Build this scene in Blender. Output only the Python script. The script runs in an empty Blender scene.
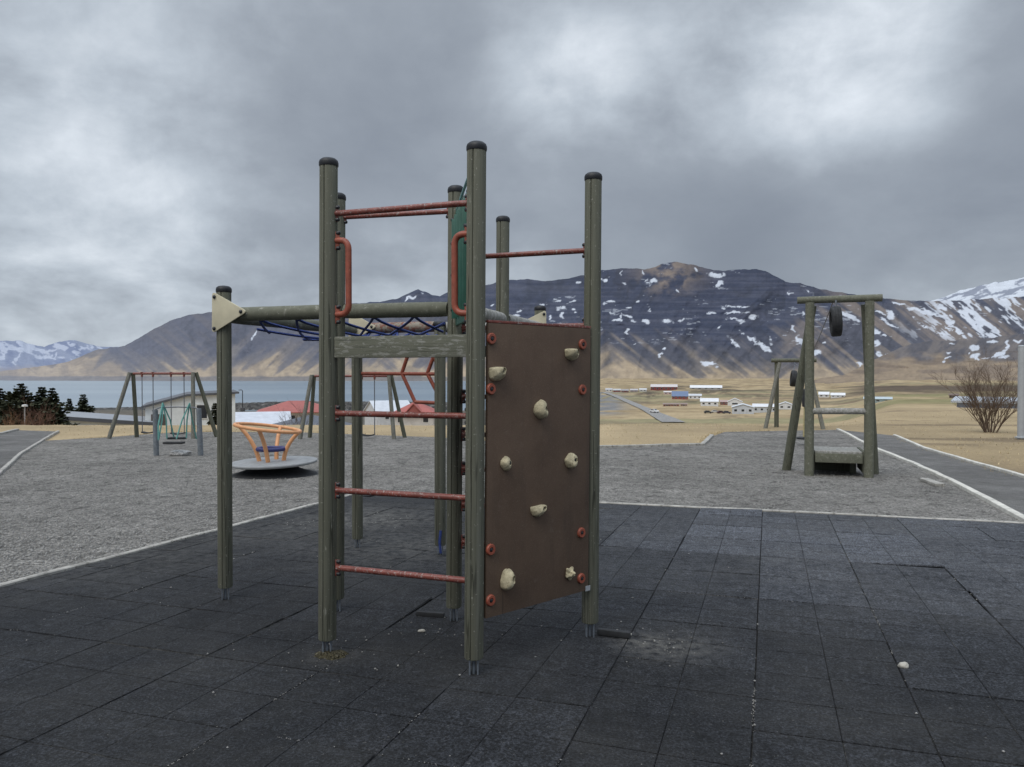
import bpy, bmesh, math, random
import numpy as np
from mathutils import Vector, Matrix
random.seed(7)
R = math.radians
scene = bpy.context.scene
col = scene.collection

# ------------------------------------------------------------------ camera
F = 769.0
CAMZ = 1.5
PITCH = math.atan(10.5 / F)
cam = bpy.data.cameras.new('camera')
cam.sensor_width = 36.0
cam.lens = 36.0 * F / 1024.0
cam.clip_start = 0.05
cam.clip_end = 60000
camo = bpy.data.objects.new('camera', cam)
col.objects.link(camo)
camo.location = (0, 0, CAMZ)
camo.rotation_euler = (math.pi / 2 - PITCH, 0, 0)
scene.camera = camo
scene.view_settings.view_transform = 'Standard'
scene.view_settings.look = 'None'
scene.view_settings.exposure = 0

SL = 0.0182
def G(Y):
    return -SL * Y
def gp(u, y, dz=0.0):
    """ground point of the playground plane seen in direction (u, y)"""
    d = CAMZ * F / (y - 373.0 - SL * F)
    return Vector(((u - 512) / F * d, d, G(d) + dz))
def at(u, d, z):
    return Vector(((u - 512) / F * d, d, CAMZ + z))

# ------------------------------------------------------------------ noise
_rng = np.random.RandomState(3)
_T = _rng.rand(256, 256)
def vnoise(x, y, s=0):
    x = np.asarray(x, float) + s * 17.3; y = np.asarray(y, float) + s * 31.7
    xi = np.floor(x).astype(int); yi = np.floor(y).astype(int)
    fx = x - xi; fy = y - yi
    fx = fx * fx * (3 - 2 * fx); fy = fy * fy * (3 - 2 * fy)
    a = _T[xi % 256, yi % 256]; b = _T[(xi + 1) % 256, yi % 256]
    c = _T[xi % 256, (yi + 1) % 256]; d = _T[(xi + 1) % 256, (yi + 1) % 256]
    return (a + (b - a) * fx) * (1 - fy) + (c + (d - c) * fx) * fy
def fbm(x, y, o=4, s=0, g=0.5):
    r = 0; a = 1; t = 0
    for k in range(o):
        r = r + a * vnoise(np.asarray(x) * 2 ** k, np.asarray(y) * 2 ** k, s + k)
        t += a; a *= g
    return r / t
def sstep(a, b, x):
    t = np.clip((np.asarray(x, float) - a) / (b - a), 0, 1)
    return t * t * (3 - 2 * t)
def mix(a, b, t):
    return a + (b - a) * t

# ------------------------------------------------------------------ terrain height
TD = np.array([0, 31, 38, 60, 100, 150, 300, 600, 700, 3300])
TL = np.array([0, -.565, -1.7, -5.2, -7.5, -10.5, -20, -27, -34, -34])
TD2 = np.array([0, 30, 45, 120, 280, 420, 1000, 2500, 4000])
TM = np.array([0, -.55, -1.6, -9, -19.6, -20.4, -20.6, -19, -19])
TD3 = np.array([0, 48, 90, 170, 300, 600, 1000, 1500, 4000])
TR = np.array([0, -.87, -2.2, -6.0, -10.5, -14.5, -15, -10, -8])
def terrain(X, Y):
    X = np.asarray(X, float); Y = np.asarray(Y, float)
    u = 512 + F * X / np.maximum(Y, 4.0)
    near = -SL * Y
    l = np.interp(Y, TD, TL); m = np.interp(Y, TD2, TM); r = np.interp(Y, TD3, TR)
    wl = 1 - sstep(530, 610, u + (fbm(X / 90, Y / 90, 4, 15) - .5) * 70 * sstep(150, 400, Y)); wr = sstep(820, 900, u)
    far = l * wl + (1 - wl) * (m * (1 - wr) + r * wr)
    w = sstep(22, 27, Y)
    bump = (fbm(X / 30, Y / 30, 4, 5) - .5) * np.interp(Y, [25, 60, 300, 1000], [0, 1.0, 2.0, 5.0]) * np.maximum(1 - wl, .35)
    bump = bump + (fbm(X / 3, Y / 3, 3, 9) - .5) * .12 * sstep(24, 40, Y)
    return mix(near, far + bump, w) - 0.04
def on_terrain(u, y, dmin=30):
    s = (373.0 - y) / F
    d = np.geomspace(dmin, 4000, 6000)
    x = (u - 512) / F * d
    z = CAMZ + s * d
    t = terrain(x, d)
    k = np.nonzero(z < t)[0]
    i = k[0] if len(k) else len(d) - 1
    return Vector((x[i], d[i], t[i]))

# ------------------------------------------------------------------ object helpers
def tag(o, label=None, cat=None, group=None, kind=None):
    if label: o['label'] = label
    if cat: o['category'] = cat
    if group: o['group'] = group
    if kind: o['kind'] = kind
    return o
def thing(name, label, cat, loc, group=None):
    o = bpy.data.objects.new(name, None)
    o.empty_display_size = .2
    col.objects.link(o)
    o.location = loc
    return tag(o, label, cat, group)
def rootloc(p):
    while p.parent: p = p.parent
    return Vector(p.location)

class MB:
    def __init__(s):
        s.v = []; s.f = []
    def add(s, vs, fs):
        n = len(s.v)
        s.v += [tuple(v) for v in vs]
        s.f += [tuple(i + n for i in f) for f in fs]
        return s
    def box(s, c, size, M=None):
        x, y, z = size[0] / 2, size[1] / 2, size[2] / 2
        vs = [Vector(p) for p in ((-x, -y, -z), (x, -y, -z), (x, y, -z), (-x, y, -z), (-x, -y, z), (x, -y, z), (x, y, z), (-x, y, z))]
        if M is not None: vs = [M @ v for v in vs]
        c = Vector(c)
        return s.add([v + c for v in vs], [(3, 2, 1, 0), (4, 5, 6, 7), (0, 1, 5, 4), (1, 2, 6, 5), (2, 3, 7, 6), (3, 0, 4, 7)])
    def beam(s, a, b, w, h):
        """box running from a to b: width w sideways, height h"""
        a = Vector(a); b = Vector(b); d = (b - a); L = d.length; d.normalize()
        up = Vector((0, 0, 1)) if abs(d.z) < .95 else Vector((0, 1, 0))
        sd = d.cross(up).normalized(); up = sd.cross(d)
        M = Matrix((d, sd, up)).transposed()
        return s.box((a + b) / 2, (L, w, h), M)
    def tube(s, pts, r, n=10, caps=True, prof=None):
        pts = [Vector(p) for p in pts]
        rs = r if isinstance(r, (list, tuple)) else [r] * len(pts)
        base = len(s.v); ref = None; rings = []
        for i, p in enumerate(pts):
            t = (pts[min(i + 1, len(pts) - 1)] - pts[max(i - 1, 0)])
            t = t.normalized() if t.length > 1e-9 else Vector((0, 0, 1))
            if ref is None:
                ref = Vector((1, 0, 0)) if abs(t.x) < .9 else Vector((0, 1, 0))
            ref = (ref - t * ref.dot(t)).normalized()
            b = t.cross(ref)
            vs = []
            for k in range(n):
                an = 2 * math.pi * k / n
                rr = rs[i] * (prof[k] if prof else 1)
                vs.append(p + ref * (math.cos(an) * rr) + b * (math.sin(an) * rr))
            rings.append(len(s.v)); s.v += [tuple(v) for v in vs]
        for i in range(len(rings) - 1):
            a, b = rings[i], rings[i + 1]
            for k in range(n):
                s.f.append((a + k, a + (k + 1) % n, b + (k + 1) % n, b + k))
        if caps:
            s.f.append(tuple(rings[0] + k for k in reversed(range(n))))
            s.f.append(tuple(rings[-1] + k for k in range(n)))
        return s
    def lathe(s, prof, c, n=20, M=None):
        """prof list of (r, z); axis z"""
        c = Vector(c); rings = []
        for r, z in prof:
            rings.append(len(s.v))
            for k in range(n):
                a = 2 * math.pi * k / n
                v = Vector((r * math.cos(a), r * math.sin(a), z))
                if M is not None: v = M @ v
                s.v.append(tuple(v + c))
        for i in range(len(rings) - 1):
            a, b = rings[i], rings[i + 1]
            for k in range(n):
                s.f.append((a + k, a + (k + 1) % n, b + (k + 1) % n, b + k))
        s.f.append(tuple(rings[0] + k for k in reversed(range(n))))
        s.f.append(tuple(rings[-1] + k for k in range(n)))
        return s
    def prism(s, pts, off):
        n = len(pts); off = Vector(off)
        a = [Vector(p) for p in pts]
        return s.add(a + [p + off for p in a], [tuple(reversed(range(n))), tuple(range(n, 2 * n))] + [(i, (i + 1) % n, n + (i + 1) % n, n + i) for i in range(n)])
    def build(s, name, mat, parent=None, smooth=40, bevel=0, mats=None, seg=2):
        me = bpy.data.meshes.new(name)
        o0 = rootloc(parent) if parent else Vector((0, 0, 0))
        me.from_pydata([tuple(Vector(v) - o0) for v in s.v], [], s.f)
        bm = bmesh.new(); bm.from_mesh(me)
        bmesh.ops.recalc_face_normals(bm, faces=bm.faces)
        if bevel:
            ed = [e for e in bm.edges if len(e.link_faces) == 2 and e.calc_face_angle(0) > R(50)]
            bmesh.ops.bevel(bm, geom=ed, offset=bevel, segments=seg, affect='EDGES', profile=.6)
        bm.to_mesh(me); bm.free()
        if smooth:
            me.shade_smooth()
            me.set_sharp_from_angle(angle=R(smooth))
        me.materials.append(mat)
        o = bpy.data.objects.new(name, me)
        col.objects.link(o)
        if parent: o.parent = parent
        return o

# ------------------------------------------------------------------ materials
def newmat(name):
    m = bpy.data.materials.new(name); m.use_nodes = True
    nt = m.node_tree; nt.nodes.clear()
    out = nt.nodes.new('ShaderNodeOutputMaterial')
    b = nt.nodes.new('ShaderNodeBsdfPrincipled')
    nt.links.new(b.outputs[0], out.inputs[0])
    return m, nt, b
def nd(nt, t, **kw):
    n = nt.nodes.new(t)
    for k, v in kw.items():
        if k.startswith('i_'):
            n.inputs[k[2:].replace('_', ' ')].default_value = v
        else: setattr(n, k, v)
    return n
def lk(nt, a, b): nt.links.new(a, b)
def coords(nt, scale=(1, 1, 1), kind='Object'):
    tc = nd(nt, 'ShaderNodeTexCoord'); mp = nd(nt, 'ShaderNodeMapping')
    mp.inputs['Scale'].default_value = scale
    lk(nt, tc.outputs[kind], mp.inputs[0])
    return mp.outputs[0]
def noise(nt, vec, scale, detail=4, rough=.55, dist=0):
    n = nd(nt, 'ShaderNodeTexNoise'); n.inputs['Scale'].default_value = scale
    n.inputs['Detail'].default_value = detail; n.inputs['Roughness'].default_value = rough
    n.inputs['Distortion'].default_value = dist
    lk(nt, vec, n.inputs['Vector']); return n.outputs[0]
def ramp(nt, fac, stops):
    r = nd(nt, 'ShaderNodeValToRGB'); e = r.color_ramp.elements
    while len(e) < len(stops): e.new(.5)
    for i, (p, c) in enumerate(stops):
        e[i].position = p
        e[i].color = (c, c, c, 1) if isinstance(c, (int, float)) else (*c, 1)
    lk(nt, fac, r.inputs[0]); return r.outputs[0]
def mixc(nt, fac, a, b, mode='MIX'):
    m = nd(nt, 'ShaderNodeMix', data_type='RGBA', blend_type=mode)
    for s, v in ((m.inputs[0], fac), (m.inputs[6], a), (m.inputs[7], b)):
        if isinstance(v, (int, float)): s.default_value = v
        elif isinstance(v, tuple): s.default_value = (*v, 1)
        else: lk(nt, v, s)
    return m.outputs[2]
def math_(nt, op, a, b=None, c=None, clamp=False):
    m = nd(nt, 'ShaderNodeMath', operation=op, use_clamp=clamp)
    for s, v in zip(m.inputs, (a, b, c)):
        if v is None: continue
        if isinstance(v, (int, float)): s.default_value = v
        else: lk(nt, v, s)
    return m.outputs[0]
def bump(nt, bsdf, h, strength=.3, dist=.01):
    b = nd(nt, 'ShaderNodeBump'); b.inputs['Strength'].default_value = strength
    b.inputs['Distance'].default_value = dist
    lk(nt, h, b.inputs['Height']); lk(nt, b.outputs[0], bsdf.inputs['Normal'])

def mat_wood(name, base, dark, worn, wornamt=.62, rough=.7, axis='z'):
    m, nt, b = newmat(name)
    sc = {'z': (1, 1, .06), 'x': (.06, 1, 1), 'n': (.35, .35, .35), 'h': (.12, .12, 1.6)}[axis]
    v = coords(nt, sc); v2 = coords(nt)
    g = noise(nt, v, 60, 5, .6)
    big = noise(nt, v2, 5, 4, .6)
    c = mixc(nt, ramp(nt, g, [(.3, 0.), (.7, 1.)]), dark, base)
    c = mixc(nt, ramp(nt, big, [(.35, 0.), (.75, .45)]), c, tuple(x * .8 for x in base))
    w = noise(nt, coords(nt, tuple(math.sqrt(k) for k in sc)), 38, 6, .7)
    c = mixc(nt, ramp(nt, w, [(wornamt, 0.), (wornamt + .06, .75)]), c, worn)
    spk = noise(nt, v2, 160, 2, .5)
    c = mixc(nt, ramp(nt, spk, [(.74, 0.), (.78, .5)]), c, worn)
    lsc = {'z': (1, 1, .022), 'x': (.022, 1, 1), 'n': (.3, .3, .3), 'h': (.05, .05, 1.5)}[axis]
    ck = noise(nt, coords(nt, lsc), 42, 3, .5)
    crack = math_(nt, 'MULTIPLY', ramp(nt, ck, [(.465, 0.), (.488, 1.), (.512, 1.), (.535, 0.)]), ramp(nt, noise(nt, coords(nt, tuple(k * 3 for k in lsc)), 9, 2, .5), [(.46, 0.), (.57, .8 if axis != 'n' else 0.)]))
    c = mixc(nt, crack, c, tuple(x * .28 for x in dark))
    st_ = noise(nt, coords(nt, tuple(k * 2.2 for k in lsc)), 17, 5, .65)
    c = mixc(nt, ramp(nt, st_, [(.55, 0.), (.75, .5)]), c, tuple(.6 * x + .4 * y for x, y in zip(worn, base)))
    sp2 = noise(nt, v2, 75, 2, .5)
    c = mixc(nt, ramp(nt, sp2, [(.69, 0.), (.715, .85)]), c, worn)
    lk(nt, c, b.inputs['Base Color']); b.inputs['Roughness'].default_value = rough
    b.inputs['Specular IOR Level'].default_value = .3
    bump(nt, b, math_(nt, 'SUBTRACT', g, crack), .45, .004)
    return m
def mat_paint(name, base, rough=.45, var=.25, chips=None, scale=14, chipamt=.66, metal=0.0, bumpk=.12):
    m, nt, b = newmat(name)
    v = coords(nt)
    n1 = noise(nt, v, scale, 5, .6)
    c = mixc(nt, ramp(nt, n1, [(.3, 0.), (.7, 1.)]), tuple(x * (1 - var) for x in base), tuple(min(1, x * (1 + var * .6)) for x in base))
    if chips:
        n2 = noise(nt, v, scale * 3.1, 6, .7)
        c = mixc(nt, ramp(nt, n2, [(chipamt, 0.), (chipamt + .05, 1.)]), c, chips)
    lk(nt, c, b.inputs['Base Color'])
    lk(nt, ramp(nt, n1, [(.3, min(1, rough + .12)), (.7, max(.05, rough - .08))]), b.inputs['Roughness'])
    b.inputs['Metallic'].default_value = metal
    if bumpk: bump(nt, b, noise(nt, v, scale * 8, 3, .6), bumpk, .003)
    return m
_mc = {}
def wallmat(c, kind='wall'):
    key = (tuple(round(x, 3) for x in c), kind)
    if key not in _mc:
        m, nt, b = newmat('%s_%d' % (kind, len(_mc)))
        v = coords(nt)
        if kind == 'roof':      # corrugated metal: fine ribs plus weathering
            n1 = noise(nt, v, .8, 5, .65)
        else:
            n1 = noise(nt, v, 1.2, 5, .65)
        cc = mixc(nt, ramp(nt, n1, [(.3, 0.), (.7, 1.)]), tuple(x * .78 for x in c), c)
        lk(nt, cc, b.inputs['Base Color'])
        b.inputs['Roughness'].default_value = .6 if kind == 'roof' else .8
        bump(nt, b, noise(nt, v, 18, 3, .6), .15, .02)
        _mc[key] = m
    return _mc[key]
def mat_attr(name, rough=.95, nscale=.02, nstr=.35, bscale=None, bdist=5., attr='Col', fine=None):
    m, nt, b = newmat(name)
    a = nd(nt, 'ShaderNodeAttribute', attribute_name=attr)
    v = coords(nt)
    n1 = noise(nt, v, nscale, 6, .65)
    c = mixc(nt, 1.0, a.outputs['Color'], ramp(nt, n1, [(.25, 1 - nstr), (.75, 1 + nstr * .0 + .0 + nstr * .6 if False else 1.0)]), 'MULTIPLY')
    if fine:
        n2 = noise(nt, v, fine, 4, .7)
        c = mixc(nt, 1.0, c, ramp(nt, n2, [(.25, .62), (.7, 1.0)]), 'MULTIPLY')
    lk(nt, c, b.inputs['Base Color'])
    b.inputs['Roughness'].default_value = rough
    b.inputs['Specular IOR Level'].default_value = .15
    if bscale: bump(nt, b, noise(nt, v, bscale, 6, .65), .6, bdist)
    return m

POST = mat_wood('painted_post', (.178, .178, .136), (.135, .137, .102), (.36, .355, .305), .63)
POSTDARK = mat_wood('dark_painted_post', (.135, .138, .102), (.098, .102, .074), (.28, .28, .24), .66)
LOG = mat_wood('painted_log', (.165, .166, .124), (.105, .11, .08), (.33, .325, .28), .60, axis='n')
BOARD = mat_wood('worn_board', (.17, .17, .13), (.115, .12, .09), (.30, .295, .265), .53, axis='h', rough=.8)
WGREY = mat_wood('silvered_post', (.20, .195, .165), (.12, .12, .10), (.32, .31, .28), .6)
REDT = mat_paint('red_tube', (.20, .052, .038), .42, .4, (.32, .27, .25), 26, .565)
REDO = mat_paint('orange_red_tube', (.32, .082, .048), .45, .3, (.34, .20, .13), 22, .64)
CAP = mat_paint('black_plastic', (.007, .008, .011), .55, .25, None, 20)
STEEL = mat_paint('galvanised_steel', (.24, .27, .31), .45, .3, (.16, .17, .19), 30, .6, metal=.55)
BOLT = mat_paint('dark_bolt', (.02, .022, .026), .4, .2)
CREAM = mat_paint('cream_plastic', (.58, .53, .38), .5, .12, (.40, .36, .26), 10, .68)
HOLD = mat_paint('hold_resin', (.50, .44, .29), .8, .35, (.24, .19, .12), 30, .58, bumpk=.7)
GREEN = mat_paint('green_panel', (.030, .125, .092), .45, .2, (.05, .17, .13), 10, .68)
GREEN_LIT = mat_paint('lit_green_edge', (.22, .42, .42), .5, .2)  # green panel's top edge, the light it catches painted in as paler green
BLUE = mat_paint('blue_rope', (.03, .055, .21), .8, .35, None, 60, bumpk=.6)
RUBBER = mat_paint('tyre_rubber', (.022, .023, .025), .75, .3, None, 14, bumpk=.4)
CHAIN = mat_paint('chain_steel', (.16, .17, .19), .5, .3, None, 40, metal=.5)
ORANGE = mat_paint('orange_paint', (.68, .33, .15), .45, .16, (.48, .2, .09), 12, .68)
DISC = mat_paint('disc_plate', (.27, .28, .285), .6, .2, (.22, .22, .22), 9, .6)
NAVY = mat_paint('navy_plastic', (.03, .035, .14), .5, .2)
TURQ = mat_paint('turquoise_rope', (.13, .34, .30), .75, .25, None, 40)
BLUEGREY = mat_paint('blue_grey_post', (.16, .18, .20), .7, .3, (.28, .29, .30), 14, .62)
KERB = mat_paint('pale_concrete', (.40, .385, .35), .9, .4, (.19, .18, .16), 6, .55, bumpk=.5)
STONE = mat_paint('stone', (.42, .40, .35), .9, .3, (.25, .24, .21), 20, .58, bumpk=.6)
GREYP = mat_paint('grey_metal', (.42, .44, .46), .5, .12, None, 6, metal=.2)
DARKGLASS = mat_paint('window_glass', (.03, .035, .045), .12, .2, None, 2, bumpk=0)
PAINTW = mat_paint('white_trim', (.72, .72, .70), .6, .1, None, 3)
CARGLASS = DARKGLASS

def mat_panel():
    m, nt, b = newmat('brown_plywood')
    v = coords(nt)
    wx = nd(nt, 'ShaderNodeTexWave', wave_type='BANDS', bands_direction='Z'); wx.inputs['Scale'].default_value = 70; wx.inputs['Distortion'].default_value = .5
    lk(nt, v, wx.inputs[0])
    wy = nd(nt, 'ShaderNodeTexWave', wave_type='BANDS', bands_direction='X'); wy.inputs['Scale'].default_value = 90; wy.inputs['Distortion'].default_value = .5
    lk(nt, v, wy.inputs[0])
    mesh = math_(nt, 'MULTIPLY', wx.outputs[1], wy.outputs[1])
    n1 = noise(nt, v, 3.2, 6, .65); n2 = noise(nt, coords(nt, (1, 1, .12)), 11, 5, .6)
    c = mixc(nt, ramp(nt, n1, [(.3, 0.), (.7, 1.)]), (.084, .053, .036), (.130, .087, .060))
    c = mixc(nt, ramp(nt, n2, [(.55, 0.), (.8, .5)]), c, (.035, .028, .024))
    c = mixc(nt, math_(nt, 'MULTIPLY', mesh, .3), c, (.17, .13, .10))
    spk = noise(nt, v, 230, 3, .6)
    c = mixc(nt, ramp(nt, spk, [(.58, 0.), (.72, .5)]), c, (.26, .20, .16))
    sc1 = noise(nt, coords(nt, (1, 1, .04)), 30, 4, .6); sc2 = noise(nt, v, 2.4, 3, .5)
    c = mixc(nt, math_(nt, 'MULTIPLY', ramp(nt, sc1, [(.66, 0.), (.70, .6)]), ramp(nt, sc2, [(.45, 0.), (.6, 1.)])), c, (.045, .034, .028))
    sm = noise(nt, v, 6, 6, .75)
    c = mixc(nt, ramp(nt, sm, [(.60, 0.), (.72, .35)]), c, (.20, .165, .135))
    lk(nt, c, b.inputs['Base Color']); b.inputs['Roughness'].default_value = .72
    b.inputs['Specular IOR Level'].default_value = .3
    bump(nt, b, mesh, .2, .002)
    return m
PANEL = mat_panel()

def mat_gravel(name, c0, c1, c2, sc=1.0, rough_=False):
    m, nt, b = newmat(name)
    v = coords(nt)
    vo = nd(nt, 'ShaderNodeTexVoronoi'); vo.inputs['Scale'].default_value = 42 * sc; lk(nt, v, vo.inputs[0])
    big = noise(nt, v, .5, 6, .7); med = noise(nt, v, 3.0, 5, .7); fine = noise(nt, v, 120 * sc, 4, .8)
    sep = nd(nt, 'ShaderNodeSeparateColor'); lk(nt, vo.outputs['Color'], sep.inputs[0])
    c = mixc(nt, sep.outputs[0], c0, c1)
    c = mixc(nt, ramp(nt, sep.outputs[1], [(.85, 0.), (.95, 1.)]), c, c2)
    c = mixc(nt, 1.0, c, ramp(nt, big, [(.3, .66), (.7, 1.12)]), 'MULTIPLY')
    c = mixc(nt, 1.0, c, ramp(nt, med, [(.3, .74), (.7, 1.1)]), 'MULTIPLY')
    c = mixc(nt, 1.0, c, ramp(nt, fine, [(.3, .6), (.7, 1.15)]), 'MULTIPLY')
    if rough_:
        wav = noise(nt, coords(nt, (1, .75, 1)), 5.5, 5, .62, .8)
        c = mixc(nt, 1.0, c, ramp(nt, wav, [(.36, .52), (.46, .95), (.7, 1.12)]), 'MULTIPLY')
        wv2 = noise(nt, v, 16, 3, .6)
        c = mixc(nt, 1.0, c, ramp(nt, wv2, [(.36, .66), (.5, 1.03)]), 'MULTIPLY')
    lk(nt, c, b.inputs['Base Color']); b.inputs['Roughness'].default_value = .95
    b.inputs['Specular IOR Level'].default_value = .2
    h = math_(nt, 'ADD', math_(nt, 'MULTIPLY', vo.outputs['Distance'], -1.0), math_(nt, 'MULTIPLY', med, 2.0))
    bump(nt, b, h, 1.0, .035)
    return m
GRAVEL = mat_gravel('gravel', (.27, .258, .24), (.42, .40, .368), (.54, .515, .475), 1.0, True)
ASPHALT = mat_gravel('asphalt', (.33, .32, .31), (.40, .39, .375), (.46, .45, .43), 2.2)

# ------------------------------------------------------------------ generic grid mesh with colours
def gridmesh(name, P, C, mat, parent=None, smooth=True):
    nr, nc, _ = P.shape
    me = bpy.data.meshes.new(name)
    me.vertices.add(nr * nc)
    me.vertices.foreach_set('co', P.reshape(-1).astype(np.float32))
    i = np.arange(nr * nc).reshape(nr, nc)
    q = np.stack([i[:-1, :-1], i[:-1, 1:], i[1:, 1:], i[1:, :-1]], -1).reshape(-1, 4)
    me.loops.add(q.size); me.loops.foreach_set('vertex_index', q.reshape(-1).astype(np.int32))
    me.polygons.add(len(q)); me.polygons.foreach_set('loop_start', np.arange(0, q.size, 4, dtype=np.int32))
    me.update(calc_edges=True); me.validate()
    if C is not None:
        a = me.color_attributes.new('Col', 'FLOAT_COLOR', 'POINT')
        c4 = np.ones((nr * nc, 4), np.float32); c4[:, :3] = C.reshape(-1, 3)
        a.data.foreach_set('color', c4.reshape(-1))
    if smooth: me.shade_smooth()
    me.materials.append(mat)
    o = bpy.data.objects.new(name, me); col.objects.link(o)
    if parent: o.parent = parent
    return o

# ================================================================== SETTING
# ---- ground sheet
def build_ground():
    oy = -8.0
    az = np.radians(np.linspace(-72, 72, 1100))
    r = np.concatenate([np.linspace(.5, 30, 24), np.geomspace(31, 4200, 330)])
    A, RR = np.meshgrid(az, r)
    X = np.sin(A) * RR; Y = np.cos(A) * RR + oy
    Z = terrain(X, Y)
    u = 512 + F * X / np.maximum(Y, 4)
    n = fbm(X / 25, Y / 25, 5, 1); n2 = fbm(X / 120, Y / 60, 4, 2); n3 = fbm(X / 6, Y / 6, 4, 3)
    tan = np.array([.56, .435, .265]); tan2 = np.array([.41, .31, .18]); grn = np.array([.31, .295, .165]); brn = np.array([.25, .19, .13])
    C = tan + (tan2 - tan) * sstep(.35, .7, n)[..., None]
    g = sstep(.46, .6, n2) * sstep(60, 200, Y) * (1 - sstep(900, 1500, Y)) * .75
    C = C + (grn - C) * g[..., None]
    b = sstep(.56, .66, fbm(X / 90, Y / 40, 5, 8)) * sstep(120, 300, Y) * .7
    C = C + (brn - C) * b[..., None]
    rk = (1 - sstep(540, 600, u)) * sstep(230, 300, Y)
    C = C + (np.array([.12, .115, .11]) - C) * (rk * .85)[..., None]
    # right: greener far field, dark scrub belt
    yi = 373 - (Z - CAMZ) / np.maximum(Y, 1) * F
    gr = sstep(845, 900, u) * sstep(140, 260, Y) * (1 - sstep(600, 800, Y)) * sstep(.35, .6, fbm(X / 60, Y / 25, 4, 21))
    C = C + (np.array([.30, .275, .13]) - C) * (gr * .7)[..., None]
    scr = sstep(835, 870, u) * sstep(620, 680, Y + 120 * (n - .5)) * (1 - sstep(930, 1020, Y)) * sstep(.28, .5, fbm(X / 50, Y / 50, 5, 22))
    belt = sstep(385, 386.5, yi + 3 * (n2 - .5)) * (1 - sstep(390, 392, yi + 5 * (n - .5)))
    sc2 = belt * np.maximum(sstep(838, 870, u), sstep(640, 670, u) * sstep(.48, .56, n2) * .8)
    scr = np.maximum(scr, sc2)
    C = C + (np.array([.10, .075, .062]) - C) * (scr * .85)[..., None]
    # damp dark ruts across the near right lawn
    rut = sstep(860, 900, u) * sstep(.62, .70, fbm(X / 14, Y / 2.0, 4, 31)) * (1 - sstep(60, 90, Y))
    C = C + (np.array([.20, .15, .105]) - C) * (rut * .6)[..., None]
    near = (1 - sstep(28, 60, Y)) * sstep(600, 640, u)
    C = C * (1 - .10 * near[..., None])
    # grey gravel flats by the road
    fl = np.exp(-((u - 604) / 20) ** 2) * (sstep(388, 396, yi) - sstep(410, 418, yi)) * sstep(.42, .5, fbm(X / 40, Y / 18, 4, 41))
    C = C + (np.array([.27, .265, .26]) - C) * np.clip(fl * 1.3, 0, 1)[..., None]
    for (uc, yc, wu, wy, k) in ((648, 394.5, 12, 4, .85), (712, 392, 26, 2.6, .7), (690, 401.5, 14, 2.2, .5), (640, 402, 10, 2, .4), (760, 396, 30, 2.5, .5), (735, 417, 22, 2.2, .35)):
        pb = np.exp(-((u - uc) / wu) ** 2 - ((yi - yc) / wy) ** 2) * sstep(.3, .55, fbm(u / 5, yi / 1.6, 4, 51)) * sstep(150, 200, Y)
        C = C + (np.array([.125, .10, .075]) - C) * np.clip(pb * k * 1.4, 0, .9)[..., None]
    C = C * (.74 + .50 * n3)[..., None]
    P = np.stack([X, Y, Z], -1)
    m = mat_attr('dry_grass', .95, .35, .30, 9.0, .06, fine=14.0)
    o = gridmesh('ground', P, C, m); tag(o, kind='structure')
build_ground()

def sheet(name, pts, mat, kind='structure', thick=0):
    from mathutils.geometry import tessellate_polygon
    me = bpy.data.meshes.new(name)
    bm = bmesh.new()
    vs = [bm.verts.new(p) for p in pts]
    for t in tessellate_polygon([[Vector((p.x, p.y, 0)) for p in pts]]):
        if len(set(t)) == 3: bm.faces.new([vs[i] for i in t])
    for f in bm.faces:
        f.normal_update()
        if f.normal.z < 0: f.normal_flip()
    bm.to_mesh(me); bm.free()
    me.materials.append(mat)
    o = bpy.data.objects.new(name, me); col.objects.link(o)
    tag(o, kind=kind); return o

# tile frame
TA = math.atan2(256, 769)
DS = Vector((math.sin(TA), math.cos(TA), 0)); DT = Vector((math.cos(TA), -math.sin(TA), 0))
S1, T0 = 9.79, -5.47
def st(s, t, dz=0):
    p = DS * s + DT * t
    return Vector((p.x, p.y, G(p.y) + dz))

pathL = [gp(838, 429.5), gp(848, 434), gp(860, 441), gp(876, 449), gp(912, 463), gp(951, 481), gp(990, 501), gp(1024, 519)]
pathR = [gp(895, 435.5), gp(925, 448.5), gp(964, 460), gp(1024, 477)]
dL = (pathL[-1] - pathL[-2]).normalized(); dR = (pathR[-1] - pathR[-2]).normalized()
pathL.append(pathL[-1] + dL * 5); pathR.append(pathR[-1] + dR * 7)
def lift(p, dz): return Vector((p.x, p.y, G(p.y) + dz))
# gravel yard
gl = [gp(0, 472), gp(20, 454), gp(42, 440.5)]
gfar = [gp(66, 439), gp(106, 437), gp(137, 434.5), gp(177, 432), gp(217, 431.5), gp(300, 432), gp(440, 437), gp(520, 443), gp(598, 447.5), gp(703, 445), gp(712, 436), gp(725, 431.5), gp(780, 430.5)]
g0 = gl[0] + (gl[0] - gl[1]).normalized() * 5
corner = st(S1, T0); farR = st(S1, 3.0)
poly = [g0] + gl + gfar + pathL[:8] + [st(S1, 12), st(S1, T0), st(-7, T0), st(-7, T0 - 8)]
# drop the kerb joint point that would fold back
poly = [g0] + gl + gfar + pathL[:7]
hit = pathL[7]
sh = hit.x * DS.x + hit.y * DS.y
poly += [st(S1, hit.x * DT.x + hit.y * DT.y), st(S1, T0), st(-6, T0), st(-6, T0 - 9)]
sheet('gravel_yard', [lift(p, -.012) for p in poly], GRAVEL)
sheet('path', [lift(p, -.006) for p in pathL + pathR[::-1]], ASPHALT).name = 'path'
sheet('path', [lift(p, -.006) for p in [g0, gl[0], gl[1], gl[2], gp(58, 431.3), gp(17, 430), gp(0, 434), gp(-60, 442), gp(-300, 520)]], ASPHALT)

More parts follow.
